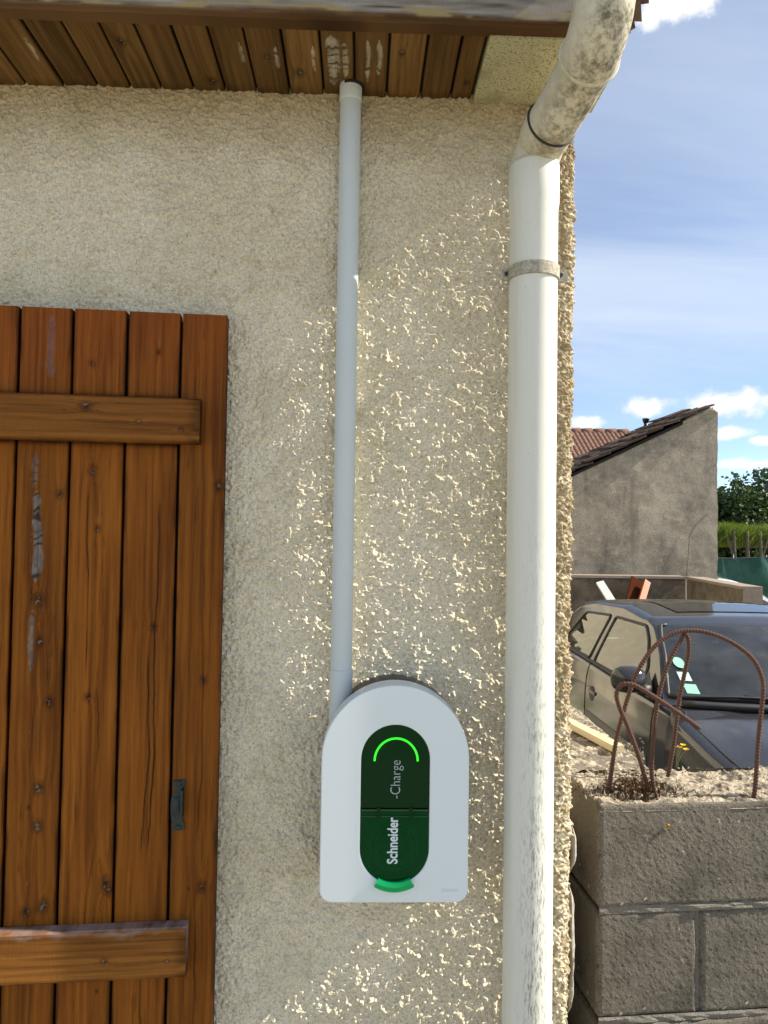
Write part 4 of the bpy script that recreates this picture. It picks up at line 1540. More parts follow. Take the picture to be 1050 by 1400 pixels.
def build_car(root, P, stickers=False):
    BELT = lambda y: .955 + .035 * sst(1.0, 3.2, y)
    hood_z = lambda y: smooth_interp(y, np.array([0, .05, .35, .75, 1.06, 1.3, 4]), np.array([.60, .72, .835, .905, .955, .965, .965]))
    half = lambda y: .835 * (1 - .17 * sst(.75, -.05, y) ** 1.6 - .10 * sst(3.1, 3.95, y) ** 1.6)
    # ---- lower body: section from the sill up the flank, over the shoulder to the centre
    ys_ = np.concatenate([np.linspace(0, 1.1, 60), np.linspace(1.12, 3.5, 90), np.linspace(3.52, LEN, 24)])
    prof = []
    sect = [(.93, .20), (.985, .28), (.99, .42), (1.0, .56), (1.0, .66), (.995, .76), (.985, .84), (.968, .90), (.945, .945)]
    for y in ys_:
        hw = half(y); zb = BELT(y); zh_ = min(hood_z(y), zb + .01) if y < 1.2 else zb
        pts = []
        top_ = (zh_ - .045 if y < 1.06 else zb - .005)
        for fx, fz in sect:
            z = .20 + (fz - .20) / (.945 - .20) * (top_ - .20)
            pts.append((hw * fx, z))
        # shoulder over to the hood / closed deck
        n = 12
        for q in np.linspace(.08, 1, n):
            x = hw * .945 * (1 - q)
            if y < 1.2:
                z = top_ + (zh_ - top_) * (1 - (1 - q) ** 2.6) + .018 * (1 - (1 - q) ** 2) * 0
                crease = .010 * math.exp(-((x - .50) / .05) ** 2)
                z += crease * sst(1.1, .8, y)
            else:
                z = top_ - .02 * sst(0, .2, q)
            pts.append((x, z))
        prof.append(pts)
    prof = np.array(prof)                       # (ny, np, 2)
    npf = prof.shape[1]
    keep = np.ones((len(ys_) - 1, npf - 1), bool)
    yc = (ys_[1:] + ys_[:-1]) / 2
    for wy in (.72, 3.16):
        for i in range(len(ys_) - 1):
            for j in range(npf - 1):
                z = prof[i, j, 1]
                if math.hypot(yc[i] - wy, z - .29) < .335 and j < 8:
                    keep[i, j] = False
    for s in (-1, 1):
        V = np.stack([s * prof[..., 0], np.repeat(ys_[:, None], npf, 1), prof[..., 1]], -1)
        q = gridq(len(ys_), npf)
        q = q[keep.ravel()]
        if s > 0:
            q = q[:, ::-1]
        npmesh('body_side', V.reshape(-1, 3), q, P['paint'], root, True)
    # nose and tail closures with bumpers
    for yb, sg in ((.0, -1), (LEN, 1)):
        hw = half(yb)
        bm = bmesh.new()
        add_box(bm, -hw * .99, hw * .99, yb - .07 if sg < 0 else yb - .1, yb + .1 if sg < 0 else yb + .07, .22, .58)
        bmo('bumper', bm, P['paint'], root, True, .05, 4)
        box('grille' if sg < 0 else 'plate_recess', -hw * .55, hw * .55, yb - .02 if sg < 0 else yb - .05, yb + .05 if sg < 0 else yb + .02, .575, .70, P['trim'], root, .01)
        for s in (-1, 1):
            bm = bmesh.new()
            add_box(bm, s * hw * .55 if s > 0 else -hw * .97, hw * .97 if s > 0 else -hw * .55, yb - .03 if sg < 0 else yb - .08, yb + .12 if sg < 0 else yb + .025, .57, .73 if sg < 0 else .86)
            bmo('headlight' if sg < 0 else 'tail_light', bm, P['lamp' if sg < 0 else 'red'], root, True, .02, 3)
    box('floor_pan', -.70, .70, .25, LEN - .2, .16, .30, P['trim'], root)
    # ---- greenhouse: side leans in, top follows the roof line; sides swept back
    ztop_ = lambda y: smooth_interp(y, ctl_y, ctl_z, .03)
    hwb = lambda y: half(y) * .945
    gy_ = np.concatenate([np.linspace(1.06, 1.9, 150), np.linspace(1.905, 3.2, 150), np.linspace(3.21, 3.72, 70)])
    nside, ntop = 60, 46
    G = np.zeros((len(gy_), nside + ntop, 3))
    ang_in = .44                                  # how far in the side comes per metre of height
    for i, y in enumerate(gy_):
        zb = BELT(y) - .006; zt_ = max(ztop_(y), zb + .004)
        rc = min(.055 * sst(1.55, 2.0, y) + .014, (zt_ - zb) * .6)
        side_x = lambda z: hwb(y) - ang_in * (z - zb) * (1 + .25 * (z - zb))
        zr = zt_ - rc * .9
        cx_ = side_x(zt_)
        for k in range(nside):
            tq = k / (nside - 1)
            if tq < .86:
                z = zb + (zr - zb) * tq / .86; x = side_x(z)
            else:
                a = (tq - .86) / .14 * math.pi / 2
                x0_, z0_ = side_x(zr), zr
                x1_, z1_ = side_x(zr) - rc * 1.15, zt_ - .012
                x = x0_ + (x1_ - x0_) * (1 - math.cos(a)); z = z0_ + (z1_ - z0_) * math.sin(a)
            G[i, k] = (x, y + .115 * (min(x, .75) / .72) ** 2 * sst(2.3, 1.2, y) - .10 * (x / .72) ** 2 * sst(3.0, 3.7, y), z)
        xe, ze = G[i, nside - 1, 0], G[i, nside - 1, 2]
        for k in range(ntop):
            q = (k + 1) / ntop
            x = xe * (1 - q); z = ze + (zt_ - ze) * (1 - (1 - q) ** 2.2)
            G[i, nside + k] = (x, y + .115 * (x / .72) ** 2 * sst(2.3, 1.2, y) - .10 * (x / .72) ** 2 * sst(3.0, 3.7, y), z)
    C4 = (G[:-1, :-1] + G[1:, 1:] + G[1:, :-1] + G[:-1, 1:]) / 4
    cyc, czc, cxc = C4[..., 1], C4[..., 2], C4[..., 0]
    jj = np.arange(C4.shape[1])[None, :] * np.ones((C4.shape[0], 1))

    def roundpoly(pts, r, n=7):
        out = []
        m = len(pts)
        for i in range(m):
            p0, p1, p2 = np.array(pts[i - 1]), np.array(pts[i]), np.array(pts[(i + 1) % m])
            a = p1 + (p0 - p1) / np.linalg.norm(p0 - p1) * r; b = p1 + (p2 - p1) / np.linalg.norm(p2 - p1) * r
            for t_ in np.linspace(0, 1, n):
                out.append(tuple((1 - t_) ** 2 * a + 2 * t_ * (1 - t_) * p1 + t_ ** 2 * b))
        return out

    def inside(poly, x, y):
        c = np.zeros(x.shape, bool)
        m = len(poly)
        for i in range(m):
            x0, y0 = poly[i]; x1, y1 = poly[(i + 1) % m]
            cond = ((y0 > y) != (y1 > y)) & (x < (x1 - x0) * (y - y0) / (y1 - y0 + 1e-12) + x0)
            c ^= cond
        return c
    fw = roundpoly([(1.53, .975), (2.42, .985), (2.40, 1.315), (1.86, 1.318), (1.73, 1.245), (1.57, 1.10)], .03)
    rw = roundpoly([(2.53, .990), (3.18, 1.005), (3.22, 1.06), (3.02, 1.285), (2.50, 1.315)], .035)
    side = jj < nside * .86
    wins = {'front_window': side & inside(fw, cyc, czc), 'rear_window': side & inside(rw, cyc, czc)}
    # windscreen and tailgate glass in (x, z)
    topz = (~side) & (cyc < 2.05)
    ws_mask = (jj >= nside) & (czc > .995) & (czc < 1.335) & (cyc < 2.0)
    rg_mask = (jj >= nside + 4) & (czc > 1.02) & (czc < 1.30) & (cyc > 3.2)
    allw = wins['front_window'] | wins['rear_window'] | ws_mask | rg_mask
    nG = G.shape[1]
    qa = gridq(len(gy_), nG)
    shell_keep = (~allw).ravel()
    glass_ws = []
    for s in (-1, 1):
        V = G.copy(); V[..., 0] *= s
        V = V.reshape(-1, 3)
        fl_ = (lambda q: q[:, ::-1]) if s > 0 else (lambda q: q)
        npmesh('roof_and_pillars', V, outward(V, qa[shell_keep]), P['paint'], root, True)
        for nm, mk in wins.items():
            qq = fl_(qa[mk.ravel()])
            idx, inv = np.unique(qq, return_inverse=True)
            wo = npmesh('side_window', V[idx], outward(V[idx], inv.reshape(-1, 4)), P['glass'], root, True)
            # rubber seal follows the outline
            poly = fw if nm == 'front_window' else rw
            loop = []
            for (py_, pz_) in poly:
                d2 = (G[:, :int(nside * .86), 1] - py_) ** 2 + (G[:, :int(nside * .86), 2] - pz_) ** 2
                i_, k_ = np.unravel_index(d2.argmin(), d2.shape)
                zb = BELT(gy_[i_]) - .006
                x_ = hwb(gy_[i_]) - ang_in * (pz_ - zb) * (1 + .25 * (pz_ - zb))
                loop.append((s * (x_ + .002), py_, pz_))
            tube('seal', loop, .010, P['trim'], wo, 8, False, True)
        for mk, tgt in ((ws_mask, 'w'), (rg_mask, 'r')):
            qq = fl_(qa[mk.ravel()])
            idx, inv = np.unique(qq, return_inverse=True)
            glass_ws.append((tgt, V[idx], outward(V[idx], inv.reshape(-1, 4))))
    for tgt, nm in (('w', 'windscreen'), ('r', 'tailgate_window')):
        a_, b_ = [g_ for g_ in glass_ws if g_[0] == tgt]
        wso = npmesh(nm, np.concatenate([a_[1], b_[1]]), np.concatenate([a_[2], b_[2] + len(a_[1])]), P['glass'], root, True)
        # seal round the screen
        mk = ws_mask if tgt == 'w' else rg_mask
        rows_ = np.where(mk.any(1))[0]
        lp_ = []
        for i in (rows_[::3] if tgt == 'w' else rows_[::-3]):
            js = np.where(mk[i])[0]; lp_.append(tuple(G[i, js[0]]))
        topi = rows_[-1] if tgt == 'w' else rows_[0]
        js = np.where(mk[topi])[0]
        lp_ += [tuple(G[topi, j]) for j in js[1::2]]
        # bottom edge: follow the lowest glass cell in each column
        bot = []
        for j in range(nside + 1, nG - 1, 2):
            r_ = np.where(mk[:, min(j, mk.shape[1] - 1)])[0]
            if len(r_):
                bot.append(tuple(G[r_[0] if tgt == 'w' else r_[-1] + 1, j]))
        for s in (-1, 1):
            f2 = lambda L_: [(s * p[0], p[1], p[2] + .003) for p in L_]
            tube('seal', f2(lp_), .011, P['trim'], wso, 8)
            tube('seal', f2(bot), .016, P['trim'], wso, 8)
        if tgt == 'w':
            screen = wso
    # cowl, wipers
    for s in (-1, 1):
        pts = [(s * q, 1.035 + .115 * (q / .72) ** 2, .972) for q in np.linspace(0, .70, 12)]
        tube('cowl', pts, .022, P['trim'], root, 8)
    for x0, x1 in ((-.62, -.10), (-.02, .52)):
        pts = [(q, 1.085 + .115 * (q / .72) ** 2, 1.005 + .012 * math.sin((q - x0) / (x1 - x0) * math.pi)) for q in np.linspace(x0, x1, 12)]
        wp = tube('wiper', pts, .008, P['trim'], root, 6)
        tube('wiper_arm', [(x1, 1.03, .975), (x1 - .05, 1.07, 1.0), ((x0 + x1) / 2, 1.10 + .115 * ((x0 + x1) / 1.44) ** 2, 1.022)], .007, P['trim'], wp, 6)
    # bonnet shut lines, door shut lines
    for s in (-1, 1):
        line = []
        for y in np.linspace(.12, 1.10, 26):
            i_ = int(np.argmin(abs(ys_ - y)))
            line.append((s * prof[i_, 9, 0], y, prof[i_, 9, 1] + .0005))
        tube('bonnet_gap', line, .0045, P['trim'], root, 6)
        for yd in (1.26, 2.47):
            ln_ = []
            i_ = int(np.argmin(abs(ys_ - yd)))
            for j in range(1, 9):
                ln_.append((s * (prof[i_, j, 0] + .0005), yd + (.06 * (j - 4) / 8 if yd < 2 else 0), prof[i_, j, 1]))
            tube('door_gap', ln_, .0040, P['trim'], root, 6)
        # rubbing strip, handle, belt moulding
        box('rubbing_strip', s * .833 - .010, s * .833 + .012, 1.32, 2.44, .575, .635, P['scuff'], root, .008)
        hdl = tube('handle_recess', [(s * .822, 2.32, .775), (s * .8345, 2.32, .775)], [.055, .052], P['trim'], root, 20)
        box('door_handle', s * .833 - .006, s * .833 + .014, 2.24, 2.38, .775, .80, P['paint'], hdl, .006)
        tube('belt_moulding', [(s * (hwb(y) + .006), y, BELT(y) + .002) for y in np.linspace(1.30, 3.3, 30)], .010, P['trim'], root, 8)
        # door mirror: rounded housing on a stalk
        mr = empty('mirror'); mr.parent = root; mr.location = (s * .80, 1.36, 1.0)
        nA, nB = 16, 22
        Vm = []
        for a_ in np.linspace(0, math.pi, nA):
            for b_ in np.linspace(0, 2 * math.pi, nB, endpoint=False):
                cx0, sx0 = math.cos(a_), math.sin(a_)
                x = .105 * sx0 * abs(math.cos(b_)) ** .8 * (1 if math.cos(b_) >= 0 else -1); z = .078 * sx0 * abs(math.sin(b_)) ** .8 * (1 if math.sin(b_) >= 0 else -1)
                yv = -.075 * cx0 if cx0 > 0 else -.03 * cx0
                Vm.append((s * (.125 + x), yv, .065 + z))
        npmesh('housing', Vm, gridq(nA, nB, wrap=True), P['paint'], mr, True)
        npmesh('mirror_glass', [(s * (.125 + .085 * math.cos(b_)), .033, .065 + .062 * math.sin(b_)) for b_ in np.linspace(0, 2 * math.pi, 24, endpoint=False)], [list(range(24))], P['rim'], mr, False)
        bm = bmesh.new(); add_box(bm, s * .005 if s > 0 else -.07, .07 if s > 0 else -.005, -.04, .03, -.02, .035)
        bmo('stalk', bm, P['trim'], mr, True, .012, 3)
        npmesh('sail', [(s * .004, -.075, -.02), (s * .004, .15, -.018), (s * -.055, .14, .10)], [[0, 1, 2]], P['trim'], mr, False)
        # wheels
        for wy in (.72, 3.16):
            wh = empty('wheel'); wh.parent = root; wh.location = (s * .735, wy, .29)
            Vt = []
            pr_ = [(.19, .05), (.27, .075), (.29, .06), (.29, -.06), (.27, -.075), (.19, -.06)]
            nW = 36
            for a_ in np.linspace(0, 2 * math.pi, nW, endpoint=False):
                for r, xx in pr_:
                    Vt.append((s * xx, r * math.cos(a_), r * math.sin(a_)))
            qt = gridq(nW, 6).tolist() + [[(nW - 1) * 6 + j, j, j + 1, (nW - 1) * 6 + j + 1] for j in range(5)]
            npmesh('tyre', Vt, qt, P['tyre'], wh, True)
            tube('rim', [(s * .0, 0, 0), (s * .045, 0, 0), (s * .06, 0, 0)], [.195, .19, .05], P['rim'], wh, 30)
    # sunroof
    nsx, nsy = 14, 14
    Vs_ = []
    for x in np.linspace(-.36, .36, nsx):
        for y in np.linspace(1.98, 2.62, nsy):
            i_ = int(np.argmin(abs(gy_ - y)))
            row = G[i_, nside - 1:]
            z = np.interp(abs(x), row[::-1, 0], row[::-1, 2])
            Vs_.append((x, y + .02, z + .006))
    npmesh('sunroof', Vs_, gridq(nsx, nsy), P['sun'], root, True)
    # interior
    box('dashboard', -.68, .68, 1.22, 1.55, .78, .965, P['seat'], root, .04, 3)
    tube('steering_wheel', [(.36 + .18 * math.cos(a_), 1.66 + .07 * math.sin(a_), .96 + .165 * math.sin(a_)) for a_ in np.linspace(0, 2 * math.pi, 26, endpoint=False)], .015, P['trim'], root, 8, False, True)
    for x in (-.36, .36):
        st_ = empty('front_seat'); st_.parent = root; st_.location = (x, 2.1, .4)
        box('cushion', -.24, .24, -.22, .28, 0, .17, P['seat'], st_, .05, 3)
        bm = bmesh.new(); add_box(bm, -.23, .23, 0, .13, 0, .52, Matrix.Translation((0, .22, .12)) @ Matrix.Rotation(R(-14), 4, 'X'))
        bmo('seat_back', bm, P['seat'], st_, True, .05, 3)
        bm = bmesh.new(); add_box(bm, -.13, .13, 0, .09, 0, .17, Matrix.Translation((0, .40, .67)) @ Matrix.Rotation(R(-10), 4, 'X'))
        bmo('headrest', bm, P['seat'], st_, True, .04, 3)
    box('rear_bench', -.62, .62, 2.95, 3.15, .5, 1.05, P['seat'], root, .05, 3)
    box('inside_mirror', -.11, .11, 1.60, 1.63, 1.20, 1.26, P['trim'], root, .012)
    if stickers:
        M['sticker'] = plain('pale_green_sticker', (.30, .62, .50), .6, var=.1, scale=60)
        M['sticker2'] = plain('white_green_sticker', (.52, .70, .66), .6, var=.15, scale=90)

        def on_screen(x, z):
            k = nside + np.argmin(abs(G[40, nside:, 0] - abs(x)))
            col_ = G[:120, k]
            y = np.interp(z, col_[:, 2], col_[:, 1])
            return Vector((x, y - .013, z))
        def patch(cx0, z0, w, h, mat, rnd=False):
            pts_ = [(w / 2 * math.cos(a_), h / 2 * math.sin(a_)) for a_ in np.linspace(0, 2 * math.pi, 28, endpoint=False)] if rnd else [(-w / 2, -h / 2), (w / 2, -h / 2), (w / 2, h / 2), (-w / 2, h / 2)]
            npmesh('sticker', [on_screen(cx0 + a_, z0 + b_) for a_, b_ in pts_], [list(range(len(pts_)))], mat, screen, False)
        patch(-.60, 1.155, .062, .052, M['sticker'], True)
        patch(-.605, 1.090, .062, .040, M['sticker2'])
        patch(-.600, 1.035, .066, .042, M['sticker'])


CXC, CY0, CZG = 2.50, 2.88, -.34
car = empty('parked_car', (CXC, CY0, CZG))
tag(car, 'dark navy hatchback parked behind the block wall, nose towards the viewer', 'car')
build_car(car, car_materials('navy', (.011, .012, .0165)), True)
car2 = empty('parked_car', (7.35, 11.1, CZG), R(84))
car2.scale = (.93, .93, .93)
tag(car2, 'white car mostly hidden behind the low wall and the cement shed', 'car')
build_car(car2, car_materials('white', (.62, .63, .64)))

# ------------------------------------------------------------------ low cement wall in the yard, with boards leaning on it
t = NT('dark_cement')
v_ = t.noise(7, 6, .7); w_ = t.noise(60, 4, .7)
cc = t.mix(t.rng(v_, .3, .7), (.085, .072, .055), (.20, .17, .135))
t.base(t.mix(t.rng(w_, .45, .75, 0, .5), cc, (.28, .25, .20)), .95, spec=.1); t.bump(w_, .006)
M['cement_dark'] = t.m
M['coping'] = plain('pale_coping', (.27, .22, .175), .95, var=.25, scale=20, bump=.004)
zl = at(860, 787, 8.6).z
xa, xb = at(775, 790, 8.6).x - 1.6, at(937, 790, 8.6).x
lwall = empty('low_wall', (xb, 8.6, CZG))
tag(lwall, 'low dark cement wall with pale coping in front of the shed', 'wall')
box('wall', xa - xb, 0, 0, .18, -.1, zl - CZG - .03, M['cement_dark'], lwall, .004)
box('coping', xa - xb, .0, -.03, .21, zl - CZG - .03, zl - CZG, M['coping'], lwall, .008)
pe2 = at(1013, 801, 6.95)
dv = Vector((pe2.x - xb, 6.95 - 8.6, 0)); Lr = dv.length
rt = empty('return_wall'); rt.parent = lwall; rt.rotation_euler = (0, 0, math.atan2(dv.y, dv.x)); rt.location = (.01, -.02, 0)
box('panel', 0, Lr, 0, .16, -.1, zl - CZG - .03, M['cement_dark'], rt, .004)
box('coping', 0.02, Lr + .01, -.02, .18, zl - CZG - .03, zl - CZG, M['coping'], rt, .008)
box('end_pier', Lr, Lr + .03, -.0, .17, -.1, zl - CZG - .032, M['coping'], rt, .003)


def leaning(name, px0, py0, px1, py1, Y0, Y1, w, th, mat, label, cat):
    p = at(px0, py0, Y0); q = at(px1, py1, Y1)
    d = (q - p).normalized()
    # carry the board down to the yard
    foot = p + d * ((CZG + .01 - p.z) / d.z)
    L = (q - foot).length
    ob = None
    bm = bmesh.new()
    ex = d; ey = Vector((0, 1, 0)); ey = (ey - ex * ey.dot(ex)).normalized(); ez = ex.cross(ey)
    add_box(bm, 0, L, -th / 2, th / 2, -w / 2, w / 2, Matrix(((ex.x, ey.x, ez.x, 0), (ex.y, ey.y, ez.y, 0), (ex.z, ey.z, ez.z, 0), (0, 0, 0, 1))))
    ob = bmo(name, bm, mat, None, False, .004)
    ob.location = foot
    return tag(ob, label, cat)


M['white_board'] = plain('white_plastic_board', (.66, .66, .63), .5)
t = NT('orange_board'); v_ = t.noise(8, 5, .6, stretch=(1, 1, .1))
t.base(t.mix(v_, (.28, .055, .005), (.40, .085, .009)), .6); M['orange_board'] = t.m
t = NT('shadowed_brown_board'); v_ = t.noise(8, 5, .6, stretch=(1, 1, .1))
t.base(t.mix(v_, (.045, .012, .004), (.07, .02, .007)), .95, spec=.05); M['brown_board'] = t.m  # dark red-brown has the board's shadow put into its colour
leaning('board', 830, 812, 820, 796, 8.2, 8.35, .085, .03, M['white_board'], 'narrow white plank leaning on the low wall behind the navy car', 'plank')
leaning('board', 879, 815, 885, 795, 8.2, 8.36, .075, .03, M['orange_board'], 'bright orange board edge leaning on the low wall behind the navy car', 'board')
leaning('board', 866, 815, 871, 792, 8.3, 8.45, .15, .02, M['brown_board'], 'wide board leaning behind the orange board, shadow put into its red-brown', 'board')

# ------------------------------------------------------------------ cement shed
YSD = 9.3
t = NT('old_cement_render')
cs = t.noise(1.8, 7, .7); cm = t.noise(9, 9, .78, dist=.2); cf_ = t.noise(45, 5, .75); cst = t.noise(5, 5, .6, stretch=(1, 1, .14))
cc = t.mix(t.rng(cs, .34, .66), (.23, .205, .168), (.42, .38, .31))
cc = t.mix(t.rng(cm, .45, .66, 0, .6), cc, (.49, .445, .365))
cc = t.mix(t.rng(cst, .55, .70, 0, .45), cc, (.13, .112, .09))
cc = t.mix(t.rng(cf_, .3, .75, 0, .45), cc, (.12, .10, .08))
t.base(cc, .97, spec=.08); t.bump(t.math('ADD', cm, cf_), .012)
M['old_cement'] = t.m
shed = empty('cement_shed', (at(981, 700, YSD).x, YSD, CZG))
tag(shed, 'old grey cement lean-to shed with dark tiled roof sloping left', 'shed')
sx1 = at(981, 700, YSD).x
top_r = at(979, 556, YSD); top_l = at(790, 640, YSD)
sl_ = (top_r.z - top_l.z) / (top_r.x - 0.12 - top_l.x)
xr = top_r.x - .10
TILT = .06
zfun = lambda x: top_r.z + .0 - sl_ * np.maximum(xr - x, 0)
xl = top_l.x - 2.0
# front face as a grid so the arris can be uneven
nu, nv = 150, 120
U = np.linspace(xl, sx1, nu); W = np.linspace(0, 1, nv)
A, B = np.meshgrid(U, W, indexing='ij')
Zt = zfun(A) - .035
Zt = np.where(A > xr, top_r.z - .05 * ((A - xr) / (sx1 - xr)) ** 2 - .04, Zt)
Zw = CZG - .1 + (Zt - CZG + .1) * B
jag = .03 * (fbm(Zw / .15, A * 0, 411, 4) - .5) * sst(sx1 - .05, sx1, A)
yy = YSD + .025 * (fbm(A / .5, Zw / .5, 412, 4) - .5)
Vv = np.stack([A + jag, yy, Zw], -1)
back = Vv[-1].copy(); back[:, 1] = YSD + 1.2
Vall = np.concatenate([Vv.reshape(-1, 3), back])
qq = gridq(nu, nv)[:, ::-1]
o0 = (nu - 1) * nv; o1 = nu * nv
sq = np.stack([o0 + np.arange(nv - 1), o1 + np.arange(nv - 1), o1 + np.arange(1, nv), o0 + np.arange(1, nv)], 1)
ob = npmesh('wall', Vall - np.array(shed.location)[None], np.concatenate([qq, sq]), M['old_cement'], shed, False)
# roof deck and three uneven courses of old tiles showing at the verge
sl_a = math.atan(sl_)
t = NT('dark_old_tile')
oi = t.node('ShaderNodeObjectInfo'); v_ = t.noise(20, 5, .7)
cc = t.mix(v_, (.045, .032, .027), (.15, .105, .085))
cc = t.mix(t.rng(t.noise(9, 4, .6), .52, .7, 0, .8), cc, (.17, .16, .12))
cc = t.mix(1.0, cc, t.mix(t.rng(oi.outputs['Random'], 0, 1), (.55, .55, .55), (1.35, 1.3, 1.25)), 'MULTIPLY')
t.base(cc, .95, spec=.1); t.bump(v_, .01); M['dark_tile'] = t.m
sroof = empty('roof'); sroof.parent = shed
bm = bmesh.new()
for x_ in (0,):
    vs = []
    for x in (xl - .1, xr + .05):
        for y in (YSD - .02, YSD + 1.15):
            for dz in (-.05, -.012):
                vs.append(bm.verts.new(Vector((x, y, float(zfun(x)) + dz + (y - YSD) * TILT)) - shed.location))
    for f in ((0, 1, 3, 2), (4, 6, 7, 5), (0, 4, 5, 1), (2, 3, 7, 6), (0, 2, 6, 4), (1, 5, 7, 3)):
        bm.faces.new([vs[i] for i in f])
bmo('roof_deck', bm, M['dark_gap'], sroof)
bm = bmesh.new(); add_box(bm, -.17, .17, 0, .24, 0, .022)
tmesh = bmo('roof_tile', bm, M['dark_tile'], sroof, False, .004, 1)
first = True
Lslope = (xr - xl) / math.cos(sl_a)
for ri in range(6):
    dy = -.06 + ri * .215
    x = xr - .12
    while x > xl:
        ob = tmesh if first else link('roof_tile', tmesh.data, None, sroof, None)
        first = False
        ob.location = Vector((x, YSD + dy + random.uniform(-.03, .02), float(zfun(x)) + .006 + max(dy, 0) * TILT + random.uniform(-.008, .014))) - shed.location
        ob.rotation_euler = (TILT + random.uniform(-.05, .05), -sl_a + .09 + random.uniform(-.05, .05), random.uniform(-.06, .06))
        x -= .25 * math.cos(sl_a) * random.uniform(.94, 1.05)
# rounded mortar cap at the top corner
nA = 24
Vv = []
for i, x in enumerate(np.linspace(xr - .35, sx1 - .015, nA)):
    f_ = i / (nA - 1)
    zc0 = float(zfun(min(x, xr))) - .05 - (.05 * ((x - xr) / (sx1 - xr)) ** 2 if x > xr else 0)
    for q in np.linspace(0, 2 * math.pi, 14, endpoint=False):
        r_z = .055 * (.4 + .6 * math.sin(math.pi * min(1, max(.05, f_)) * .93) ** .5) * (1 + .4 * (random.random() - .5))
        Vv.append((x - shed.location.x, .06 + .10 * math.cos(q), zc0 + r_z * math.sin(q) - shed.location.z))
npmesh('mortar_cap', Vv, gridq(nA, 14, wrap=True), M['old_cement'], shed, True)
# wire hanging down the face
wp_ = [at(x, y, YSD - .015) - shed.location for x, y in ((938, 792), (940, 770), (943, 735), (948, 722), (957, 712), (967, 703))]
tube('hanging_wire', spline(wp_, 6), .0026, M['dark_gap'], shed, 6)
wp_ = [at(x, y, YSD - .012) - shed.location for x, y in ((900, 686), (918, 684), (925, 689), (935, 687), (948, 683), (958, 685))]
# flue standing behind the roof
fx = at(883, 578, YSD + 1.0)
flue = empty('flue', (fx.x, fx.y, float(zfun(fx.x)) + 1.0 * TILT - .03))
tag(flue, 'small black flue cowl poking up behind the shed roof', 'flue')
tube('flue_pipe', [(0, 0, -.05), (0, 0, fx.z - flue.location.z + .02)], .028, M['black_plastic'], flue, 12)
tube('cowl', [(0, 0, fx.z - flue.location.z), (0, 0, fx.z - flue.location.z + .05), (0, 0, fx.z - flue.location.z + .06)], [.035, .05, .05], M['black_plastic'], flue, 12)

# ------------------------------------------------------------------ neighbour's house: red tiled roof
YN = 24.0
rl_ = at(785, 590, YN); rr_ = at(862, 596, YN)
nb = empty('neighbour_house', (at(800, 700, YN).x, YN, CZG))
tag(nb, 'far house with ribbed red-brown tile roof left of the shed', 'house')
t = NT('red_far_tile'); v_ = t.noise(3, 5, .7)
t.base(t.mix(v_, (.15, .082, .058), (.25, .145, .105)), .9, spec=.1); M['red_tile'] = t.m
x0n, x1n = rl_.x - 5, rr_.x + .3
ridge = rl_.z
nx_, ny_ = 420, 18
A, B = np.meshgrid(np.linspace(x0n, x1n, nx_), np.linspace(0, 1, ny_ * 6), indexing='ij')
ph = (A - x0n) / .15 * 2 * math.pi
Zr = ridge - 2.6 * (1 - B) + .045 * np.abs(np.sin(ph / 2)) + .04 * (1 - (B * ny_) % 1.0)
Yr = YN + -4.0 + 4.0 * B
npmesh('roof', np.stack([A, Yr, Zr], -1).reshape(-1, 3) - np.array(nb.location)[None], gridq(nx_, ny_ * 6), M['red_tile'], nb, False)
npmesh('roof', np.array([[x0n, YN, ridge], [x1n, YN, ridge], [x1n, YN + 4, ridge - 2.6], [x0n, YN + 4, ridge - 2.6]]) - np.array(nb.location)[None], [[0, 1, 2, 3]], M['red_tile'], nb, False)
for k in range(int((x1n - x0n) / .4)):
    tube('ridge_tile', [Vector((x0n + .4 * k, YN, ridge + .0)) - nb.location, Vector((x0n + .4 * k + .39, YN, ridge + .02)) - nb.location], [.10, .12], M['red_tile'], nb, 10)
box('wall', x0n + .3 - nb.location.x, x1n - .2 - nb.location.x, -3.6, 3.6, -.2, ridge - 2.2 - CZG, M['corbel'], nb)

# ------------------------------------------------------------------ hedge, grasses, netting on the right
t = NT('hedge_leaf')
oi = t.node('ShaderNodeObjectInfo'); v_ = t.noise(3.0, 3)
cc = t.mix(t.rng(v_, .3, .7), (.028, .058, .014), (.075, .125, .03))
t.base(cc, .45, spec=.4)
tl = t.node('ShaderNodeBsdfTranslucent'); t.l.new(cc, tl.inputs[0])
ms = t.node('ShaderNodeMixShader'); ms.inputs[0].default_value = .25
t.l.new(t.b.outputs[0], ms.inputs[1]); t.l.new(tl.outputs[0], ms.inputs[2]); t.l.new(ms.outputs[0], t.out.inputs[0])
M['leaf'] = t.m
t = NT('lime_grass')
v_ = t.noise(2.0, 3)
cc = t.mix(t.rng(v_, .3, .7), (.10, .16, .02), (.20, .27, .04))
t.base(cc, .6, spec=.3)
tl = t.node('ShaderNodeBsdfTranslucent'); t.l.new(cc, tl.inputs[0])
ms = t.node('ShaderNodeMixShader'); ms.inputs[0].default_value = .35
t.l.new(t.b.outputs[0], ms.inputs[1]); t.l.new(tl.outputs[0], ms.inputs[2]); t.l.new(ms.outputs[0], t.out.inputs[0])
M['grass'] = t.m
M['bark'] = plain('grey_bark', (.13, .10, .075), .9, var=.3)
YH = 17.0


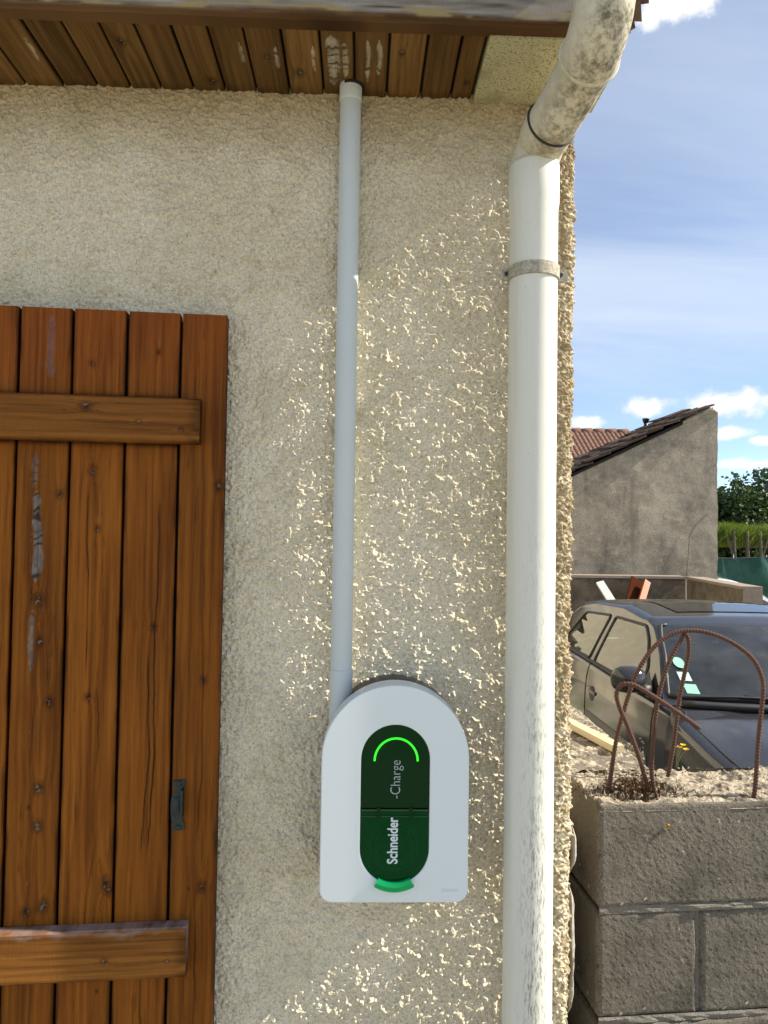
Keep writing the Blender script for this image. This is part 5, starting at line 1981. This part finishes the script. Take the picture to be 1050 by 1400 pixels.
def shrub(label, px, width, ytop, n, seed, Yd=YH):
    rs = random.Random(seed)
    b = at(px, 760, Yd); b.z = CZG
    topz = at(px, ytop, Yd).z
    root = empty('hedge_shrub', b)
    tag(root, label, 'shrub', 'tall leafy shrubs along the far boundary')
    H = topz - CZG
    stems = []
    for k in range(9):
        x0_ = rs.uniform(-.2, .2); x1_ = rs.uniform(-width, width)
        y1_ = rs.uniform(-.7, .7); hh_ = H * rs.uniform(.78, 1.0) * (1 - .12 * abs(x1_) / width)
        stems.append([Vector((x0_, 0, 0)), Vector((x0_ + (x1_ - x0_) * .6, y1_ * .6, hh_ * .5)), Vector((x1_, y1_, hh_))])
    V, F = [], []
    for st in stems:
        v, f = tube_arrays(spline(st, 5), [.03 - .0025 * i for i in range(11)], 6)
        o = len(V); V += v; F += [tuple(i + o for i in q) for q in f]
    me = bpy.data.meshes.new('trunk'); me.from_pydata(V, [], F); link('trunk', me, M['bark'], root, True)
    V, F = [], []
    for k in range(n):
        st = rs.choice(stems)
        t_ = rs.random() ** .6
        c = (st[0].lerp(st[1], t_ / .5) if t_ < .5 else st[1].lerp(st[2], (t_ - .5) / .5)) if t_ < 1 else st[2]
        spread = .62 * (1.05 - t_ * .75)
        c = c + Vector((rs.gauss(0, spread * .6), rs.gauss(0, spread * .6), rs.gauss(0, .16)))
        if t_ > .93:
            c = st[2] + Vector((rs.gauss(0, .10), rs.gauss(0, .10), rs.uniform(-.3, .12)))
        if c.z < .35:
            continue
        a = Vector((rs.gauss(0, 1), rs.gauss(0, 1), rs.gauss(.25, .6))).normalized(); n_ = a.cross(Vector((rs.gauss(0, 1), rs.gauss(0, 1), rs.gauss(0, 1)))).normalized()
        l = rs.uniform(.07, .13); w_ = l * .34
        o = len(V)
        V += [tuple(c), tuple(c + a * l * .5 + n_ * w_), tuple(c + a * l), tuple(c + a * l * .5 - n_ * w_)]
        F.append((o, o + 1, o + 2, o + 3))
    for k in range(n // 2):
        c = Vector((rs.gauss(0, width * .55), rs.gauss(0, .4), H * rs.uniform(.12, .80)))
        a = Vector((rs.gauss(0, 1), rs.gauss(0, 1), rs.gauss(.25, .6))).normalized(); n_ = a.cross(Vector((rs.gauss(0, 1), rs.gauss(0, 1), rs.gauss(0, 1)))).normalized()
        l = rs.uniform(.07, .13); w_ = l * .34
        o = len(V)
        V += [tuple(c), tuple(c + a * l * .5 + n_ * w_), tuple(c + a * l), tuple(c + a * l * .5 - n_ * w_)]
        F.append((o, o + 1, o + 2, o + 3))
    me = bpy.data.meshes.new('crown'); me.from_pydata(V, [], F); link('crown', me, M['leaf'], root, False)


shrub('dark leafy shrub just right of the shed, partly hidden by its corner', 975, .75, 655, 9500, 21, YH + .4)
shrub('tall dark leafy shrub above the lime grasses, nearest the photo edge', 1022, .8, 641, 11500, 22)
shrub('leafy dark shrub cut by the right edge of the photo', 1085, .9, 637, 8500, 23, YH + .3)
shrub('leafy dark shrub of the hedge hidden mostly behind the shed', 925, .8, 662, 3500, 24, YH + .5)
# clump of bright arching grass below the shrubs
YG = 15.4
V, F = [], []
rs = random.Random(31)
gx0, gx1 = at(960, 740, YG).x, at(1110, 740, YG).x
gz = at(1015, 716, YG).z; gz_b = at(1015, 775, YG).z
for k in range(5200):
    x = rs.uniform(gx0, gx1); y = YG + rs.uniform(-.6, .6)
    hgt = (gz - CZG) - .28 * rs.random() ** 1.5 + .12 * (math.sin(x * 5.1) * .5)
    base = Vector((x, y, gz - rs.uniform(.30, .52)))
    ln_ = Vector((rs.gauss(0, .20), rs.gauss(-.12, .22), 0))
    tip = Vector((x + ln_.x, y + ln_.y, CZG + hgt))
    mid = base.lerp(tip, .6) + Vector((0, 0, .05)) - ln_ * .12
    sd = Vector((rs.gauss(0, 1), rs.gauss(0, .4), 0)).normalized() * .008
    o = len(V)
    V += [tuple(base - sd), tuple(base + sd), tuple(mid + sd), tuple(mid - sd), tuple(tip)]
    F += [(o, o + 1, o + 2, o + 3), (o + 3, o + 2, o + 4)]
me = bpy.data.meshes.new('ornamental_grass'); me.from_pydata(V, [], F)
tag(link('ornamental_grass', me, M['grass'], None, False), 'bright lime grass band below the dark shrubs', 'grass', kind='stuff')
# bare forked trunks showing under the grass
for k, (px, lab) in enumerate(((1005, 'pale forked bare trunk under the lime grass, nearer the shed'), (1023, 'short straight pale trunk under the lime grass'), (1041, 'slim leaning trunk under the lime grass by the photo edge'))):
    b = at(px, 775, YG - .7); top = at(px - 2, 727, YG - .7)
    tr_ = empty('bare_trunk', (b.x, b.y, CZG))
    tag(tr_, lab, 'trunk', 'bare trunks below the lime grass')
    o = Vector((b.x, b.y, CZG))
    tube('trunk', spline([Vector((0, 0, 0)), b - o, (b + (top - b) * .5) - o, top - o], 5), .035, M['bark'], tr_, 8)
    if k != 1:
        tube('limb', spline([b + (top - b) * .2 - o, b + (top - b) * .6 + Vector((-.09 + .2 * (k > 1), 0, 0)) - o, top + Vector((-.17 + .36 * (k > 1), 0, .02)) - o], 5), .02, M['bark'], tr_, 8)
# green windbreak netting on posts
t = NT('green_netting')
v_ = t.noise(3, 4, .6); g2 = t.noise(120, 2, .5)
cc = t.mix(t.rng(v_, .3, .7), (.008, .055, .038), (.03, .13, .095))
t.base(t.mix(t.rng(g2, .35, .65, 0, .5), cc, (.008, .035, .025)), .6, spec=.3); M['net'] = t.m
YK = 13.2
fz1 = at(1015, 760, YK).z
fx0, fx1 = at(940, 760, YK).x, at(1120, 760, YK).x
fn = empty('net_fence', (fx0, YK, CZG))
tag(fn, 'sagging dark green windbreak net fence behind the white car', 'fence')
nu, nv = 160, 60
A, B = np.meshgrid(np.linspace(0, fx1 - fx0, nu), np.linspace(0, 1, nv), indexing='ij')
topz_ = fz1 - CZG - .05 * np.sin(A * 2.2) ** 2 - .03 * fbm(A / .3, A * 0, 511, 3)
Yd = .05 * np.sin(A * 5 + B * 4) * sst(1, .6, B) + .06 * (fbm(A / .25 + B, B * 3, 512, 3) - .5)
npmesh('net', np.stack([A, Yd, topz_ * B], -1).reshape(-1, 3), gridq(nu, nv)[:, ::-1], M['net'], fn, True)
for k in range(5):
    x = .25 + k * .62
    tube('post', [(x, .06, 0), (x, .06, fz1 - CZG + .02)], .022, M['iron'], fn, 8)
tube('top_wire', spline([(0, 0, fz1 - CZG - .01), ((fx1 - fx0) * .3, 0, fz1 - CZG - .05), ((fx1 - fx0) * .6, 0, fz1 - CZG - .02), (fx1 - fx0, 0, fz1 - CZG)], 10), .012, M['iron'], fn, 6)
